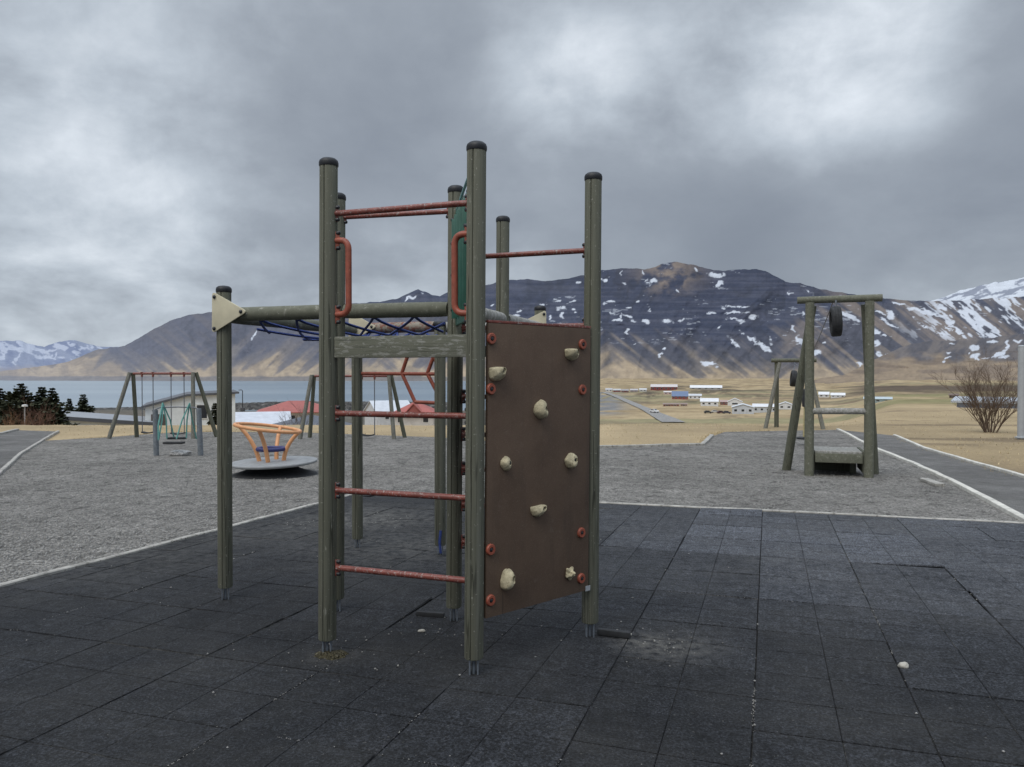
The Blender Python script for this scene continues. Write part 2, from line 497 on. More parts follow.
KERBW = mat_paint('white_kerb', (.62, .60, .54), .9, .3, (.30, .29, .26), 5, .60, bumpk=.5)
def kerb(name, pts, w=.06, h=.03, mat=KERB):
    m = MB(); out = []
    rng = random.Random(len(pts) * 7 + int(w * 1000))
    fine = []
    for i in range(len(pts) - 1):
        a, b = pts[i], pts[i + 1]; n = max(1, int((b - a).length / .5))
        for k in range(n): fine.append(a.lerp(b, k / n))
    fine.append(pts[-1])
    n = len(fine)
    for i, p in enumerate(fine):
        t = (fine[min(i + 1, n - 1)] - fine[max(i - 1, 0)]); t.z = 0; t.normalize()
        sd = Vector((t.y, -t.x, 0)); j = rng.uniform(-.008, .008); hz = h + rng.uniform(-.006, .004)
        for q, z in ((-w / 2 + j, -.05), (-w / 2 + j, hz - .008), (-w / 2 + .01 + j, hz), (w / 2 - .01 + j, hz), (w / 2 + j, hz - .008), (w / 2 + j, -.05)):
            s = p + sd * q; m.v.append((s.x, s.y, G(p.y) + z))
    for i in range(n - 1):
        for k in range(5):
            a = i * 6 + k; m.f.append((a, a + 1, a + 7, a + 6))
    o = m.build(name, mat, None, 30); tag(o, kind='structure'); return o
kerb('kerb', [st(-6, T0), st(S1, T0)], .055, .02)
kerb('kerb', [st(S1, T0 + .03), st(S1, 13)], .055, .016)
kerb('kerb', pathL, .09, .04, KERBW)
kerb('kerb', pathR, .08, .04, KERBW)
kerb('kerb', [g0, gl[0], gl[1], gl[2], gp(58, 431.3)], .075, .035)
kerb('kerb', [gp(-60, 442), gp(0, 434), gp(17, 430)], .12, .05)
kerb('kerb', [gp(560, 448.5), gp(598, 447.5), gp(703, 445), gp(712, 436)], .12, .05)

# ---- rubber tiles
def build_rubber():
    m, nt, b = newmat('rubber_tiles')
    a = nd(nt, 'ShaderNodeAttribute', attribute_name='Col')
    v = coords(nt)
    grain = noise(nt, v, 170, 4, .8); med = noise(nt, v, 14, 6, .7); big = noise(nt, v, .9, 6, .65)
    mp = nd(nt, 'ShaderNodeMapping'); mp.inputs['Rotation'].default_value = (0, 0, TA); tc = nd(nt, 'ShaderNodeTexCoord')
    lk(nt, tc.outputs['Object'], mp.inputs[0])
    mp2 = nd(nt, 'ShaderNodeMapping'); mp2.inputs['Scale'].default_value = (1, 8, 1); lk(nt, mp.outputs[0], mp2.inputs[0])
    streak = noise(nt, mp2.outputs[0], 5, 5, .7)
    c = mixc(nt, ramp(nt, grain, [(.38, 0.), (.64, 1.)]), (.0060, .0074, .0102), (.029, .0302, .0338))
    c = mixc(nt, 1.0, c, ramp(nt, med, [(.34, .55), (.66, 1.35)]), 'MULTIPLY')
    crumb = noise(nt, v, 75, 3, .7)
    c = mixc(nt, 1.0, c, ramp(nt, crumb, [(.40, .30), (.50, .95), (.62, 2.0)]), 'MULTIPLY')
    mpa = nd(nt, 'ShaderNodeMapping'); mpa.inputs['Scale'].default_value = (1, .12, 1); lk(nt, mp.outputs[0], mpa.inputs[0])
    mpb = nd(nt, 'ShaderNodeMapping'); mpb.inputs['Scale'].default_value = (.12, 1, 1); lk(nt, mp.outputs[0], mpb.inputs[0])
    wv = math_(nt, 'MAXIMUM', noise(nt, mpa.outputs[0], 26, 3, .6), noise(nt, mpb.outputs[0], 26, 3, .6))
    c = mixc(nt, 1.0, c, ramp(nt, wv, [(.45, .86), (.68, 1.22)]), 'MULTIPLY')
    # dust: attribute alpha-like red channel is tile tone, green dust amount
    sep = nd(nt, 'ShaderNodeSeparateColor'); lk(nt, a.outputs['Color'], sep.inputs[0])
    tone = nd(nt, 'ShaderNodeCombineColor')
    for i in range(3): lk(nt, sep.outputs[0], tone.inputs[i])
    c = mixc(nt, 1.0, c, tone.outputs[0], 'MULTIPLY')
    dmask = math_(nt, 'MULTIPLY', ramp(nt, big, [(.42, 0.), (.68, 1.)]), ramp(nt, streak, [(.35, .4), (.65, 1.)]))
    dfix = math_(nt, 'MULTIPLY', sep.outputs[1], ramp(nt, med, [(.38, .0), (.6, 1.)]))
    dsum = math_(nt, 'ADD', math_(nt, 'MULTIPLY', dmask, .2), dfix, clamp=True)
    dust = mixc(nt, grain, (.055, .053, .050), (.19, .183, .166))
    c = mixc(nt, dsum, c, dust)
    fl = noise(nt, v, 55, 2, .5)
    c = mixc(nt, ramp(nt, fl, [(.70, 0.), (.74, .6)]), c, (.12, .118, .11))
    lk(nt, c, b.inputs['Base Color']); b.inputs['Roughness'].default_value = .85
    b.inputs['Specular IOR Level'].default_value = .3
    h = math_(nt, 'ADD', math_(nt, 'MULTIPLY', crumb, 1.3), math_(nt, 'MULTIPLY', med, 2.5))
    bump(nt, b, h, .8, .008)
    L = .727; s0 = 3.51; t0 = -.057
    rng = random.Random(11)
    V = []; Fc = []; C = []
    dustspots = [(gp(652, 645), .17, 1.1), (gp(670, 649), .22, .75), (gp(690, 648), .18, .5), (gp(360, 520), 1.0, .75), (gp(400, 545), .9, .6), (gp(300, 530), .7, .5), (gp(330, 657), .10, .6),
                 (gp(800, 560), 1.2, .22), (gp(950, 560), 1.4, .2), (gp(640, 530), 1.3, .25), (gp(880, 530), 1.6, .28), (gp(120, 560), .9, .3), (gp(230, 535), .7, .35)]
    def dustat(p):
        d = 0
        for q, r, k in dustspots: d = max(d, k * math.exp(-((p.x - q.x) ** 2 + ((p.y - q.y)) ** 2) / (r * r)))
        return d
    i0 = math.floor((-5.5 - s0) / L); i1 = math.ceil((S1 - s0) / L)
    j0 = math.floor((T0 - t0) / L); j1 = math.ceil((12 - t0) / L)
    N = 6
    for i in range(i0, i1):
        for j in range(j0, j1):
            sa = max(s0 + i * L, -5.5); sb = min(s0 + (i + 1) * L, S1 - .03)
            ta = max(t0 + j * L, T0 + .03); tb = min(t0 + (j + 1) * L, 12)
            if sb - sa < .04 or tb - ta < .04: continue
            tone0 = rng.uniform(.78, 1.18) * (1 + 3.3 * float(sstep(4.0, 8.5, (sa + sb) / 2)) * float(sstep(-3.5, .5, (ta + tb) / 2)) * rng.uniform(.6, 1.3))  # random tile tone; far right tiles paler, grazing sheen put into the colour
            # each panel is made of two by two pressed squares with a faint joint
            gap = .0008 + rng.random() ** 3 * .006
            dz = [rng.uniform(-.0035, .0035) for _ in range(4)]
            # a few curled edges
            if rng.random() < .2: dz[rng.randrange(4)] += rng.uniform(.006, .02)
            jd = rng.choice([0, 0, .3, .6, 1.0])
            smid = (sa + sb) / 2; tmid = (ta + tb) / 2
            def cell(xa, xb, ya, yb, tone):
                gs = np.concatenate([[0, .0028], np.linspace(.05, (xb - xa) - .05, N - 1)[:], [(xb - xa) - .0028, (xb - xa)]]) if xb - xa > .12 else np.linspace(0, xb - xa, 4)
                ht = np.concatenate([[0, .0028], np.linspace(.05, (yb - ya) - .05, N - 1)[:], [(yb - ya) - .0028, (yb - ya)]]) if yb - ya > .12 else np.linspace(0, yb - ya, 4)
                n0 = len(V)
                for a_, gg in enumerate(gs):
                    for b_, hh in enumerate(ht):
                        s = xa + gg; t = ya + hh
                        fu = (s - sa) / (sb - sa); fv = (t - ta) / (tb - ta)
                        z = (dz[0] * (1 - fu) * (1 - fv) + dz[1] * fu * (1 - fv) + dz[2] * fu * fv + dz[3] * (1 - fu) * fv)
                        edge = a_ in (0, len(gs) - 1) or b_ in (0, len(ht) - 1)
                        if edge: z -= .010 if not ((b_ == 0 and ya > ta + .1) or (b_ == len(ht) - 1 and yb < tb - .1)) else .004
                        p = st(s, t, z)
                        V.append(tuple(p))
                        dd = dustat(p)
                        if edge and jd: dd = max(dd, jd)
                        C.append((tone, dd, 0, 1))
                nb = len(ht)
                for a_ in range(len(gs) - 1):
                    for b_ in range(nb - 1):
                        k = n0 + a_ * nb + b_
                        Fc.append((k, k + 1, k + nb + 1, k + nb))
            g2 = .0009
            gs_ = .0022 + rng.random() ** 2 * .005
            for (xa, xb) in ((sa + gs_, smid - g2 * 1.6), (smid + g2 * 1.6, sb - gs_)):
                for (ya, yb) in ((ta + gap, tmid - g2), (tmid + g2, tb - gap)):
                    if xb - xa > .02 and yb - ya > .02:
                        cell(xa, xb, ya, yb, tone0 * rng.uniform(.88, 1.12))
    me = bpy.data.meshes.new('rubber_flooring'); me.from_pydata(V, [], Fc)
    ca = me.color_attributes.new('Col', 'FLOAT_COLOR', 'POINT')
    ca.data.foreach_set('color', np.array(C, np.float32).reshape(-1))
    bm = bmesh.new(); bm.from_mesh(me); bmesh.ops.recalc_face_normals(bm, faces=bm.faces)
    for f in bm.faces:
        if f.normal.z < 0: f.normal_flip()
    bm.to_mesh(me); bm.free()
    me.shade_smooth(); me.set_sharp_from_angle(angle=R(50))
    me.materials.append(m)
    o = bpy.data.objects.new('rubber_flooring', me); col.objects.link(o); tag(o, kind='structure')
    mb, nt, b = newmat('dark_subbase')
    v = coords(nt); lk(nt, mixc(nt, noise(nt, v, 40, 4, .7), (.008, .008, .009), (.045, .043, .040)), b.inputs['Base Color']); b.inputs['Roughness'].default_value = 1
    sheet('rubber_underlay', [st(-5.6, T0, -.022), st(S1, T0, -.022), st(S1, 12.1, -.022), st(-5.6, 12.1, -.022)], mb)
build_rubber()

# ---- stones lying loose: too many to count
OCT_V = np.array([(1, 0, 0), (0, 1, 0), (-1, 0, 0), (0, -1, 0), (0, 0, 1), (0, 0, -1)], float)
OCT_F = [(0, 1, 4), (1, 2, 4), (2, 3, 4), (3, 0, 4), (1, 0, 5), (2, 1, 5), (3, 2, 5), (0, 3, 5)]
def scatter(name, pts, sizes, mat, flat=.6, seed=1):
    rs = np.random.RandomState(seed); n = len(pts)
    V = np.repeat(OCT_V[None], n, 0) * (1 + rs.uniform(-.35, .35, (n, 6, 1)))
    V[:, :, 2] *= flat
    an = rs.uniform(0, 6.28, n); c, s = np.cos(an), np.sin(an)
    x = V[:, :, 0] * c[:, None] - V[:, :, 1] * s[:, None]; y = V[:, :, 0] * s[:, None] + V[:, :, 1] * c[:, None]
    V = np.stack([x, y, V[:, :, 2]], -1) * np.array(sizes)[:, None, None] + np.array(pts)[:, None, :]
    Fq = (np.array(OCT_F)[None] + (np.arange(n) * 6)[:, None, None]).reshape(-1, 3)
    me = bpy.data.meshes.new(name); me.vertices.add(n * 6); me.vertices.foreach_set('co', V.reshape(-1).astype(np.float32))
    me.loops.add(Fq.size); me.loops.foreach_set('vertex_index', Fq.reshape(-1).astype(np.int32))
    me.polygons.add(len(Fq)); me.polygons.foreach_set('loop_start', np.arange(0, Fq.size, 3, dtype=np.int32))
    me.update(calc_edges=True); me.validate()
    g = rs.uniform(.62, 1.08, n); cc = np.ones((n, 6, 4), np.float32)
    cc[:, :, 0] = (g * .34)[:, None]; cc[:, :, 1] = (g * .332)[:, None]; cc[:, :, 2] = (g * .315)[:, None]
    a = me.color_attributes.new('Col', 'FLOAT_COLOR', 'POINT'); a.data.foreach_set('color', cc.reshape(-1))
    me.materials.append(mat)
    o = bpy.data.objects.new(name, me); col.objects.link(o); tag(o, kind='stuff'); return o
SMAT = mat_attr('loose_stones', .95, 30, .3)
rs = np.random.RandomState(5)
pts = []; sz = []
while len(pts) < 26000:
    d = 5.5 + 11 * rs.rand() ** 1.6; u = rs.uniform(-30, 1040)
    x = (u - 512) / F * d
    s = x * DS.x + d * DS.y; t = x * DT.x + d * DT.y
    if s < S1 + .05 and t > T0 - .05: continue
    if u > 835:
        # keep off the asphalt path
        yy = 373 + SL * F + CAMZ * F / d
        if yy < np.interp(u, [838, 860, 912, 951, 990, 1024, 1060], [429, 441, 463, 481, 501, 519, 540]) + 3: continue
    if u < 60 and 373 + SL * F + CAMZ * F / d < np.interp(u, [0, 20, 42, 58], [474, 456, 441, 431]): continue
    k = .007 + .012 * rs.rand() ** 2.5
    pts.append((x, d, G(d) - .012 + k * .15)); sz.append(k)
tag(scatter('gravel_stones', pts, sz, SMAT, .7, 2), 'small grey stones of the gravel yard', 'gravel')
pts = []; sz = []
gj = [(1, int(q)) for q in rs.randint(-7, 10, 7)] + [(0, int(q)) for q in rs.randint(-4, 8, 5)] + [(1, 0), (1, 0)]
gseg = []
for ax, k in gj:
    a0 = rs.uniform(-.5, 5); gseg.append((ax, k, a0, a0 + rs.uniform(.8, 3.5)))
gseg += [(1, 0, .5, 4.5), (1, -1, 1.2, 3.0), (1, -2, .2, 3.2)]
for ax, k, a0, a1 in gseg:
    for q in range(int((a1 - a0) * 75)):
        f = rs.uniform(a0, a1)
        if math.sin(f * 7 + k) + rs.normal(0, .5) < -.1: continue
        s_, t_ = (f, -.057 + .727 * k + rs.normal(0, .004)) if ax else (3.51 - .727 * k + rs.normal(0, .004), f - 3)
        if t_ < T0 + .1 or s_ > 9.6: continue
        kk = .0018 + .003 * rs.rand() ** 2
        pts.append(tuple(st(s_, t_, kk * .4))); sz.append(kk)
for k in range(1500):
    if rs.rand() < .55:
        s = rs.uniform(-.5, 9.5); t = rs.uniform(T0 + .1, 8)
    elif rs.rand() < .45:   # along joints
        s = rs.uniform(0, 7); t = -.057 + .727 * rs.randint(-6, 8) + rs.normal(0, .008)
    else:
        q = [gp(650, 645), gp(668, 650), gp(380, 520), gp(330, 657), gp(425, 632), gp(300, 525)][rs.randint(6)]
        q = q + Vector((rs.normal(0, .17), rs.normal(0, .2), 0)); s = q.x * DS.x + q.y * DS.y; t = q.x * DT.x + q.y * DT.y
    kk = .0018 + .0075 * rs.rand() ** 4
    p = st(s, t, kk * .3); pts.append(tuple(p)); sz.append(kk)
o = scatter('pebbles', pts, sz, mat_attr('pale_pebbles', .95, 40, .3), .7, 3)
tag(o, 'pale pebbles strewn over the black rubber tiles', 'pebbles')
ca = o.data.color_attributes['Col']; buf = np.empty(len(o.data.vertices) * 4, np.float32); ca.data.foreach_get('color', buf); buf = buf.reshape(-1, 4); buf[:, :3] *= 1.0; ca.data.foreach_set('color', buf.reshape(-1))

# ---- sea
def build_sea():
    m, nt, b = newmat('sea_water')
    v = coords(nt, (1, 3, 1))
    n1 = noise(nt, v, .02, 6, .7); n2 = noise(nt, coords(nt, (.15, 1, 1)), .006, 4, .6)
    c = mixc(nt, ramp(nt, n2, [(.35, 0.), (.65, 1.)]), (.17, .225, .275), (.23, .285, .33))
    lk(nt, c, b.inputs['Base Color']); b.inputs['Roughness'].default_value = .28; b.inputs['IOR'].default_value = 1.33
    bump(nt, b, n1, .35, 3.0)
    me = bpy.data.meshes.new('sea'); z = -26.5
    me.from_pydata([(-20000, 250, z), (2500, 250, z), (2500, 16000, z), (-20000, 16000, z)], [], [(0, 1, 2, 3)])
    me.materials.append(m); o = bpy.data.objects.new('sea', me); col.objects.link(o); tag(o, kind='structure')
build_sea()

# ---- mountains
def patches(u, y, lst, seed):
    s = np.zeros_like(u)
    nx = (fbm(u / 5, y / 4, 4, seed) - .5); ny = (fbm(u / 5, y / 4, 4, seed + 3) - .5)
    for (cx, cy, w, h, a) in lst:
        w = max(w * .86, 1.8); h = max(h * .82, 1.5)
        sel = (np.abs(u - cx) < w + h + 3) & (np.abs(y - cy) < w + h + 3)
        if not sel.any(): continue
        du = u[sel] + nx[sel] * 9 - cx; dy = y[sel] + ny[sel] * 5.5 - cy
        ca, sa = math.cos(R(a)), math.sin(R(a))
        p = (du * ca + dy * sa) / (w / 2); q = (-du * sa + dy * ca) / (h / 2)
        val = 1 - sstep(.75, 1.15, np.sqrt(p * p + q * q))
        s[sel] = np.maximum(s[sel], val)
    return s
def conv(lst, ox, oy, k):
    return [(ox + l[0] / k, oy + l[1] / k, l[2] / k, l[3] / k, l[4] if len(l) > 4 else 0) for l in lst]

def mountain(name, prof, u0, u1, du, yB, Db, Dr, paint, seed, spur=120, fine=22, rows=150, strata=0, back=1.25, rough_top=1.0):
    U = np.arange(u0, u1, du)
    pu, py = zip(*prof)
    yT = np.interp(U, pu, py) + (fbm(U / 7, U * 0 + seed, 4, seed) - .5) * 2.2 * rough_top
    yb = yB(U) if callable(yB) else np.full_like(U, yB)
    v = np.linspace(0, 1, rows)
    VV, UU = np.meshgrid(v, U, indexing='ij')
    YI = yb[None] + (yT - yb)[None] * VV
    D = Db + (Dr - Db) * VV ** .85
    env = np.sin(np.pi * np.clip(VV * .92 + .06, 0, 1)) ** .9 * (1 - .35 * VV)
    sh = UU + (YI - 330) * 1.1 * np.sin(UU / 90.0 + seed)
    rid = 1 - np.abs(2 * fbm(sh / 45, YI / 130, 4, seed + 1) - 1)
    rid2 = 1 - np.abs(2 * fbm((UU - (YI - 330) * .5) / 16, YI / 70, 3, seed + 5) - 1)
    D = D - (rid - .7) * spur * 2.2 * env - (rid2 - .7) * spur * .45 * env - (fbm(UU / 5, YI / 4, 4, seed + 2) - .5) * fine * 2.4 * env
    if strata:
        sa = fbm(UU / 60, YI / 3.2, 4, seed + 7)
        D = D - (sa - .5) * strata * sstep(.35, .6, VV) * (1 - sstep(.93, 1, VV))
    X = (UU - 512) / F * D; Z = CAMZ + (373 - YI) / F * D
    C = paint(UU, YI, VV, rid, rid2)
    # far side behind the ridge
    nb = 8
    Db2 = Dr * np.linspace(1.02, back, nb)[:, None] * np.ones_like(U)[None]
    Xb = (U[None] - 512) / F * Db2
    zt = Z[-1][None]; Zb = zt - (zt + 30) * (np.linspace(.03, 1, nb)[:, None])
    P = np.concatenate([np.stack([X, D, Z], -1), np.stack([Xb, Db2, Zb], -1)], 0)
    C = np.concatenate([C, np.repeat(C[-1:], nb, 0)], 0)
    o = gridmesh(name, P, C, MOUNT); tag(o, kind='structure'); return o
MOUNT = mat_attr('mountain_ground', .95, .012, .22, .03, 8.0)
def hz(C, k, h=(.36, .40, .50)):  # distance haze mixed into the surface colour
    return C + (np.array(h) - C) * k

main_prof = [(-200, 375), (0, 371.5), (40, 367), (70, 361), (85, 354), (100, 349), (125, 346), (150, 331), (170, 321), (190, 315), (215, 312), (240, 309), (280, 307), (330, 305), (380, 302), (395, 299.5), (405, 295), (418, 289), (432, 294.5), (440, 296), (450, 291), (470, 287), (487, 285), (505, 280.5), (527, 279), (545, 282), (560, 280), (583, 275.5), (601, 271), (620, 268.5), (645, 269.5), (655, 267.5), (662, 264), (677, 262), (690, 264.5), (705, 268.5), (722, 271.5), (735, 270), (752, 269), (765, 271), (777, 277), (785, 282), (800, 283.5), (815, 288), (830, 291.5), (850, 294), (880, 298.5), (910, 301), (940, 301), (980, 299), (1024, 297), (1100, 290), (1300, 285)]
S_main = conv([(60, 170, 30, 20), (145, 185, 20, 15), (245, 180, 24, 42), (270, 175, 30, 22), (135, 145, 10, 30), (228, 140, 10, 25), (450, 130, 30, 16, 30), (540, 150, 95, 30, 0), (555, 190, 55, 18, -35), (75, 268, 55, 15), (205, 265, 20, 10), (165, 290, 25, 8), (95, 315, 30, 12), (250, 300, 12, 25), (120, 345, 40, 18), (137, 325, 14, 36, 15), (175, 335, 70, 14, 28), (240, 348, 45, 20), (330, 348, 62, 22), (388, 343, 20, 14), (372, 222, 15, 18), (160, 388, 42, 13, 38), (195, 445, 10, 8), (318, 460, 20, 20), (300, 493, 12, 30), (510, 530, 85, 26, 22), (520, 313, 40, 12), (620, 287, 150, 10), (620, 312, 125, 9), (640, 345, 60, 22), (690, 328, 38, 25, -25), (600, 335, 50, 10), (550, 375, 15, 30), (610, 435, 80, 13, 45), (645, 395, 30, 14, 40), (735, 450, 110, 26, 38), (690, 425, 60, 12, 40), (770, 430, 20, 52, -20), (888, 428, 38, 55), (868, 380, 15, 35), (905, 310, 15, 25), (970, 478, 40, 34, 30), (850, 225, 15, 25), (935, 220, 45, 11, 40), (1000, 440, 15, 10)], 590, 240, 4.267)
S_main += conv([(630, 578, 45, 15), (705, 585, 50, 12), (650, 615, 70, 22), (660, 650, 18, 45, -35), (605, 655, 35, 18, 45), (715, 617, 25, 12), (720, 635, 20, 9), (325, 603, 20, 8), (435, 650, 55, 16), (737, 492, 25, 18), (560, 600, 30, 8), (450, 628, 30, 9)], 425, 180, 4.794)
S_main += conv([(150, 335, 115, 34, 26), (290, 312, 85, 18, 28), (345, 322, 70, 42, 60), (350, 368, 140, 13, 26), (280, 408, 55, 30), (325, 430, 20, 25), (285, 470, 45, 40), (310, 535, 85, 30, 32), (340, 525, 14, 30), (195, 572, 48, 24, 38), (390, 270, 90, 12, 14), (500, 300, 170, 26, 12), (560, 322, 180, 18, 12), (480, 345, 60, 16, 22), (520, 378, 90, 10, 25), (660, 372, 60, 40, 40), (700, 412, 130, 20, 40), (640, 395, 60, 16, 40), (625, 430, 90, 9, 25), (600, 290, 90, 28, 20), (790, 385, 60, 24), (820, 430, 60, 10, 10), (880, 410, 50, 12), ], 820, 250, 5.02)
S_main += [(410, 298, 14, 3.2, -25), (424, 292, 5, 3, 30), (257, 334, 2.4, 12, 25), (254, 340, 3, 4, 0)]
def paint_main(u, y, v, rid, rid2):
    lft = 1 - sstep(430, 600, u)
    st1 = fbm((u - (y - 330) * 1.25) / 10, (y + u * .3) / 60, 4, 61); st2 = fbm((u + (y - 330) * 1.1) / 11, (y - u * .3) / 60, 4, 62)
    w = sstep(.42, .58, fbm(u / 80, y / 160, 2, 63)); w = w * (1 - sstep(770, 830, u)); streak = mix(st1, st2, w)
    cl = fbm(u / 55, y / 2.3, 4, 64) * .6 + .4 * fbm(u / 30, y / 1.1, 3, 67); wr = (fbm(u / 18, y / 12, 4, 69) - .5) * 26; gu = (1 - np.abs(2 * fbm((u + (y - 300) * .3 + wr) / 13, (y + wr) / 26, 4, 68) - 1)) * sstep(.40, .6, fbm(u / 40, y / 30, 3, 70))
    n = fbm(u / 14, y / 9, 5, 65)
    cliff = np.array([.018, .024, .050]) + (np.array([.050, .054, .082]) - np.array([.018, .024, .050])) * sstep(.38, .70, cl)[..., None]
    tl0 = np.array([.058, .058, .074]) * (1 + .25 * lft[..., None])
    talus = tl0 + (np.array([.140, .118, .108]) - tl0) * (sstep(.42, .68, streak) * (1 - .6 * lft))[..., None]
    t = 1 - sstep(-9, 9, y - np.interp(u, [70, 200, 420, 600, 700, 780, 830, 900], [300, 300, 308, 336, 340, 335, 310, 300]) + (streak - .5) * 30 + (n - .5) * 14)
    C = talus + (cliff - talus) * t[..., None]
    C = C * (1 - .32 * sstep(.66, .95, gu))[..., None]
    # brown summit and brown right shoulder
    br = np.exp(-((u - 668) / 28) ** 2) * (1 - sstep(280, 302, y + (n - .5) * 22)) * sstep(.3, .55, n)
    br = np.maximum(br, sstep(780, 860, u) * sstep(.40, .66, streak) * .55 * (1 - sstep(340, 372, y)))
    C = C + (np.array([.215, .165, .125]) - C) * np.clip(br, 0, 1)[..., None]
    # tan fans and foot
    yg = np.interp(u, [-200, 60, 100, 150, 250, 430, 600, 640, 700, 760, 820, 880], [354, 360, 367, 367, 365, 364, 362, 367, 371, 373, 370, 364])
    sp = (streak - .5) * np.interp(u, [0, 430, 600], [44, 44, 44]) + (n - .5) * 16
    tn = sstep(-6, 6, y - yg + sp)
    tanc = np.array([.40, .305, .19]) + (np.array([.28, .215, .14]) - np.array([.40, .305, .19])) * sstep(.4, .65, n)[..., None]
    C = C + (tanc - C) * tn[..., None] * .95
    half = sstep(-22, -4, y - yg + sp) * .35
    C = C + (np.array([.25, .205, .15]) - C) * (half * (1 - tn))[..., None]
    # dark shore on the left
    shd = sstep(375.5, 377, y + (n - .5) * 2) * (1 - sstep(560, 600, u))
    C = C + (np.array([.14, .13, .125]) - C) * (shd * .8)[..., None]
    C = C * (.80 + .40 * fbm(u / 3, y / 2.5, 3, 66))[..., None]
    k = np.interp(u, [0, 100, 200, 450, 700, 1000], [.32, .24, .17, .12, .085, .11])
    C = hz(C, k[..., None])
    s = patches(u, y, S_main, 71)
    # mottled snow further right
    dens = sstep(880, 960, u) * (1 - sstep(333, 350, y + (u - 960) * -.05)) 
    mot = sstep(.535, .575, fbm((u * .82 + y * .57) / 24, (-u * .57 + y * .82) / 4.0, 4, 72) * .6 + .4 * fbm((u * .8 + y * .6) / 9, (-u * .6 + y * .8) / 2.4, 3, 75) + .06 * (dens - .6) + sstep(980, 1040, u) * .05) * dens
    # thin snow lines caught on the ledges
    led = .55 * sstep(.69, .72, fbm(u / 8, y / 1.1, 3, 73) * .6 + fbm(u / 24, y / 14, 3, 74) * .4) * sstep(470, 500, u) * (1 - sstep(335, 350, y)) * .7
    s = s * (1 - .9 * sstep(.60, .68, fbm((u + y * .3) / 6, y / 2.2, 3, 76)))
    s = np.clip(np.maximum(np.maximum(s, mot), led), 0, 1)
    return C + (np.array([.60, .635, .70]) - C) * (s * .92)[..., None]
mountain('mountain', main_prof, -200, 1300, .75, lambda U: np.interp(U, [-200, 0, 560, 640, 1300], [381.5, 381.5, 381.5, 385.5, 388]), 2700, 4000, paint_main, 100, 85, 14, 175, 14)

def paint_far(u, y, v, rid, rid2):
    n = fbm((u - y) / 9, y / 9, 5, 81)
    C = np.array([.20, .235, .34]) + (np.array([.26, .295, .39]) - np.array([.20, .235, .34])) * sstep(.35, .65, n)[..., None]  # bluish air haze of the far range is painted into its rock
    s = sstep(.56, .63, fbm((u - y * .8) / 8, y / 5, 4, 82) - .006 * (y - 350)) * (1 - sstep(362, 370, y)) 
    s = np.maximum(s, patches(u, y, [(20, 350, 10, 4, 15), (18, 357, 3, 14, 20), (26, 348, 12, 3, 0), (50, 350, 16, 3, -10), (72, 344, 14, 3, 10), (14, 364, 8, 2, 0), (100, 349, 10, 2.5, 10), (55, 355, 2.5, 10, 15)], 83))
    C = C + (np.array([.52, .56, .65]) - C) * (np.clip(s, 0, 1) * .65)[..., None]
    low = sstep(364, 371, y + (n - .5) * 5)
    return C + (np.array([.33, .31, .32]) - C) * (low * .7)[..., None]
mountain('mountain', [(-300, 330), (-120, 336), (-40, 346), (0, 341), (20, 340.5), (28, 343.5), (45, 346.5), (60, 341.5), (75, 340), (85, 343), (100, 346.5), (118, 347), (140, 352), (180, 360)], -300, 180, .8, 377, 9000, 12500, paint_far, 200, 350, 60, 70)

S_hill = conv([(770, 490, 45, 30), (778, 538, 62, 34, 10), (745, 515, 14, 14), (860, 458, 70, 16), (905, 520, 110, 22, -25), (940, 478, 24, 60, 10), (925, 535, 50, 26), (665, 470, 42, 12), (645, 512, 36, 9), (640, 545, 45, 12, -20), (625, 560, 14, 14), (1000, 455, 55, 16), (830, 540, 30, 8, -25), (800, 550, 20, 16)], 820, 250, 5.02)
def paint_hill(u, y, v, rid, rid2):
    n = fbm(u / 16, y / 7, 5, 91); s2 = fbm((u + y * .8) / 9, y / 12, 4, 92)
    C = np.array([.085, .08, .088]) + (np.array([.15, .13, .12]) - np.array([.085, .08, .088])) * sstep(.35, .65, s2)[..., None]
    yl = np.interp(u, [780, 860, 900, 960, 1024, 1200], [340, 352, 358, 362, 358, 350])
    lo = sstep(-6, 6, y - yl + (n - .5) * 22)
    tn = np.array([.285, .215, .14]) + (np.array([.20, .15, .105]) - np.array([.285, .215, .14])) * sstep(.4, .62, fbm(u / 30, y / 4, 4, 93))[..., None]
    C = C + (tn - C) * lo[..., None]
    C = C * (.82 + .36 * fbm(u / 3, y / 2, 3, 94))[..., None]
    C = hz(C, .06)
    s = patches(u, y, S_hill, 95)
    return C + (np.array([.60, .635, .70]) - C) * (s * .92)[..., None]
mountain('hill', [(770, 390), (800, 383), (820, 379), (845, 375), (862, 366), (880, 357), (900, 347), (915, 343.5), (930, 341.5), (960, 340.5), (990, 338), (1024, 334), (1100, 328), (1300, 322)], 770, 1300, .75, 396, 1150, 1750, paint_hill, 300, 40, 10, 100, 25)

def paint_snow(u, y, v, rid, rid2):
    r = sstep(.56, .62, fbm((u + y * 1.2) / 12, (y + u * .25) / 3.0, 4, 96))
    r = np.maximum(r, patches(u, y, conv([(830, 165, 130, 14, -18), (750, 220, 60, 8, -12), (830, 212, 60, 30), (615, 242, 60, 10, -5), (905, 160, 50, 8, -10), (995, 175, 40, 12)], 820, 250, 5.02), 97))
    C = np.full(u.shape + (3,), 1.0) * np.array([.60, .635, .69])
    return C + (np.array([.20, .22, .28]) - C) * (np.clip(r, 0, 1) * .85)[..., None]
mountain('snowy_mountain', [(800, 309), (850, 307), (900, 304), (938, 299.5), (960, 290.5), (985, 284), (1010, 280), (1024, 277.5), (1100, 262), (1300, 250)], 800, 1300, .8, 330, 5600, 7400, paint_snow, 400, 150, 30, 60)

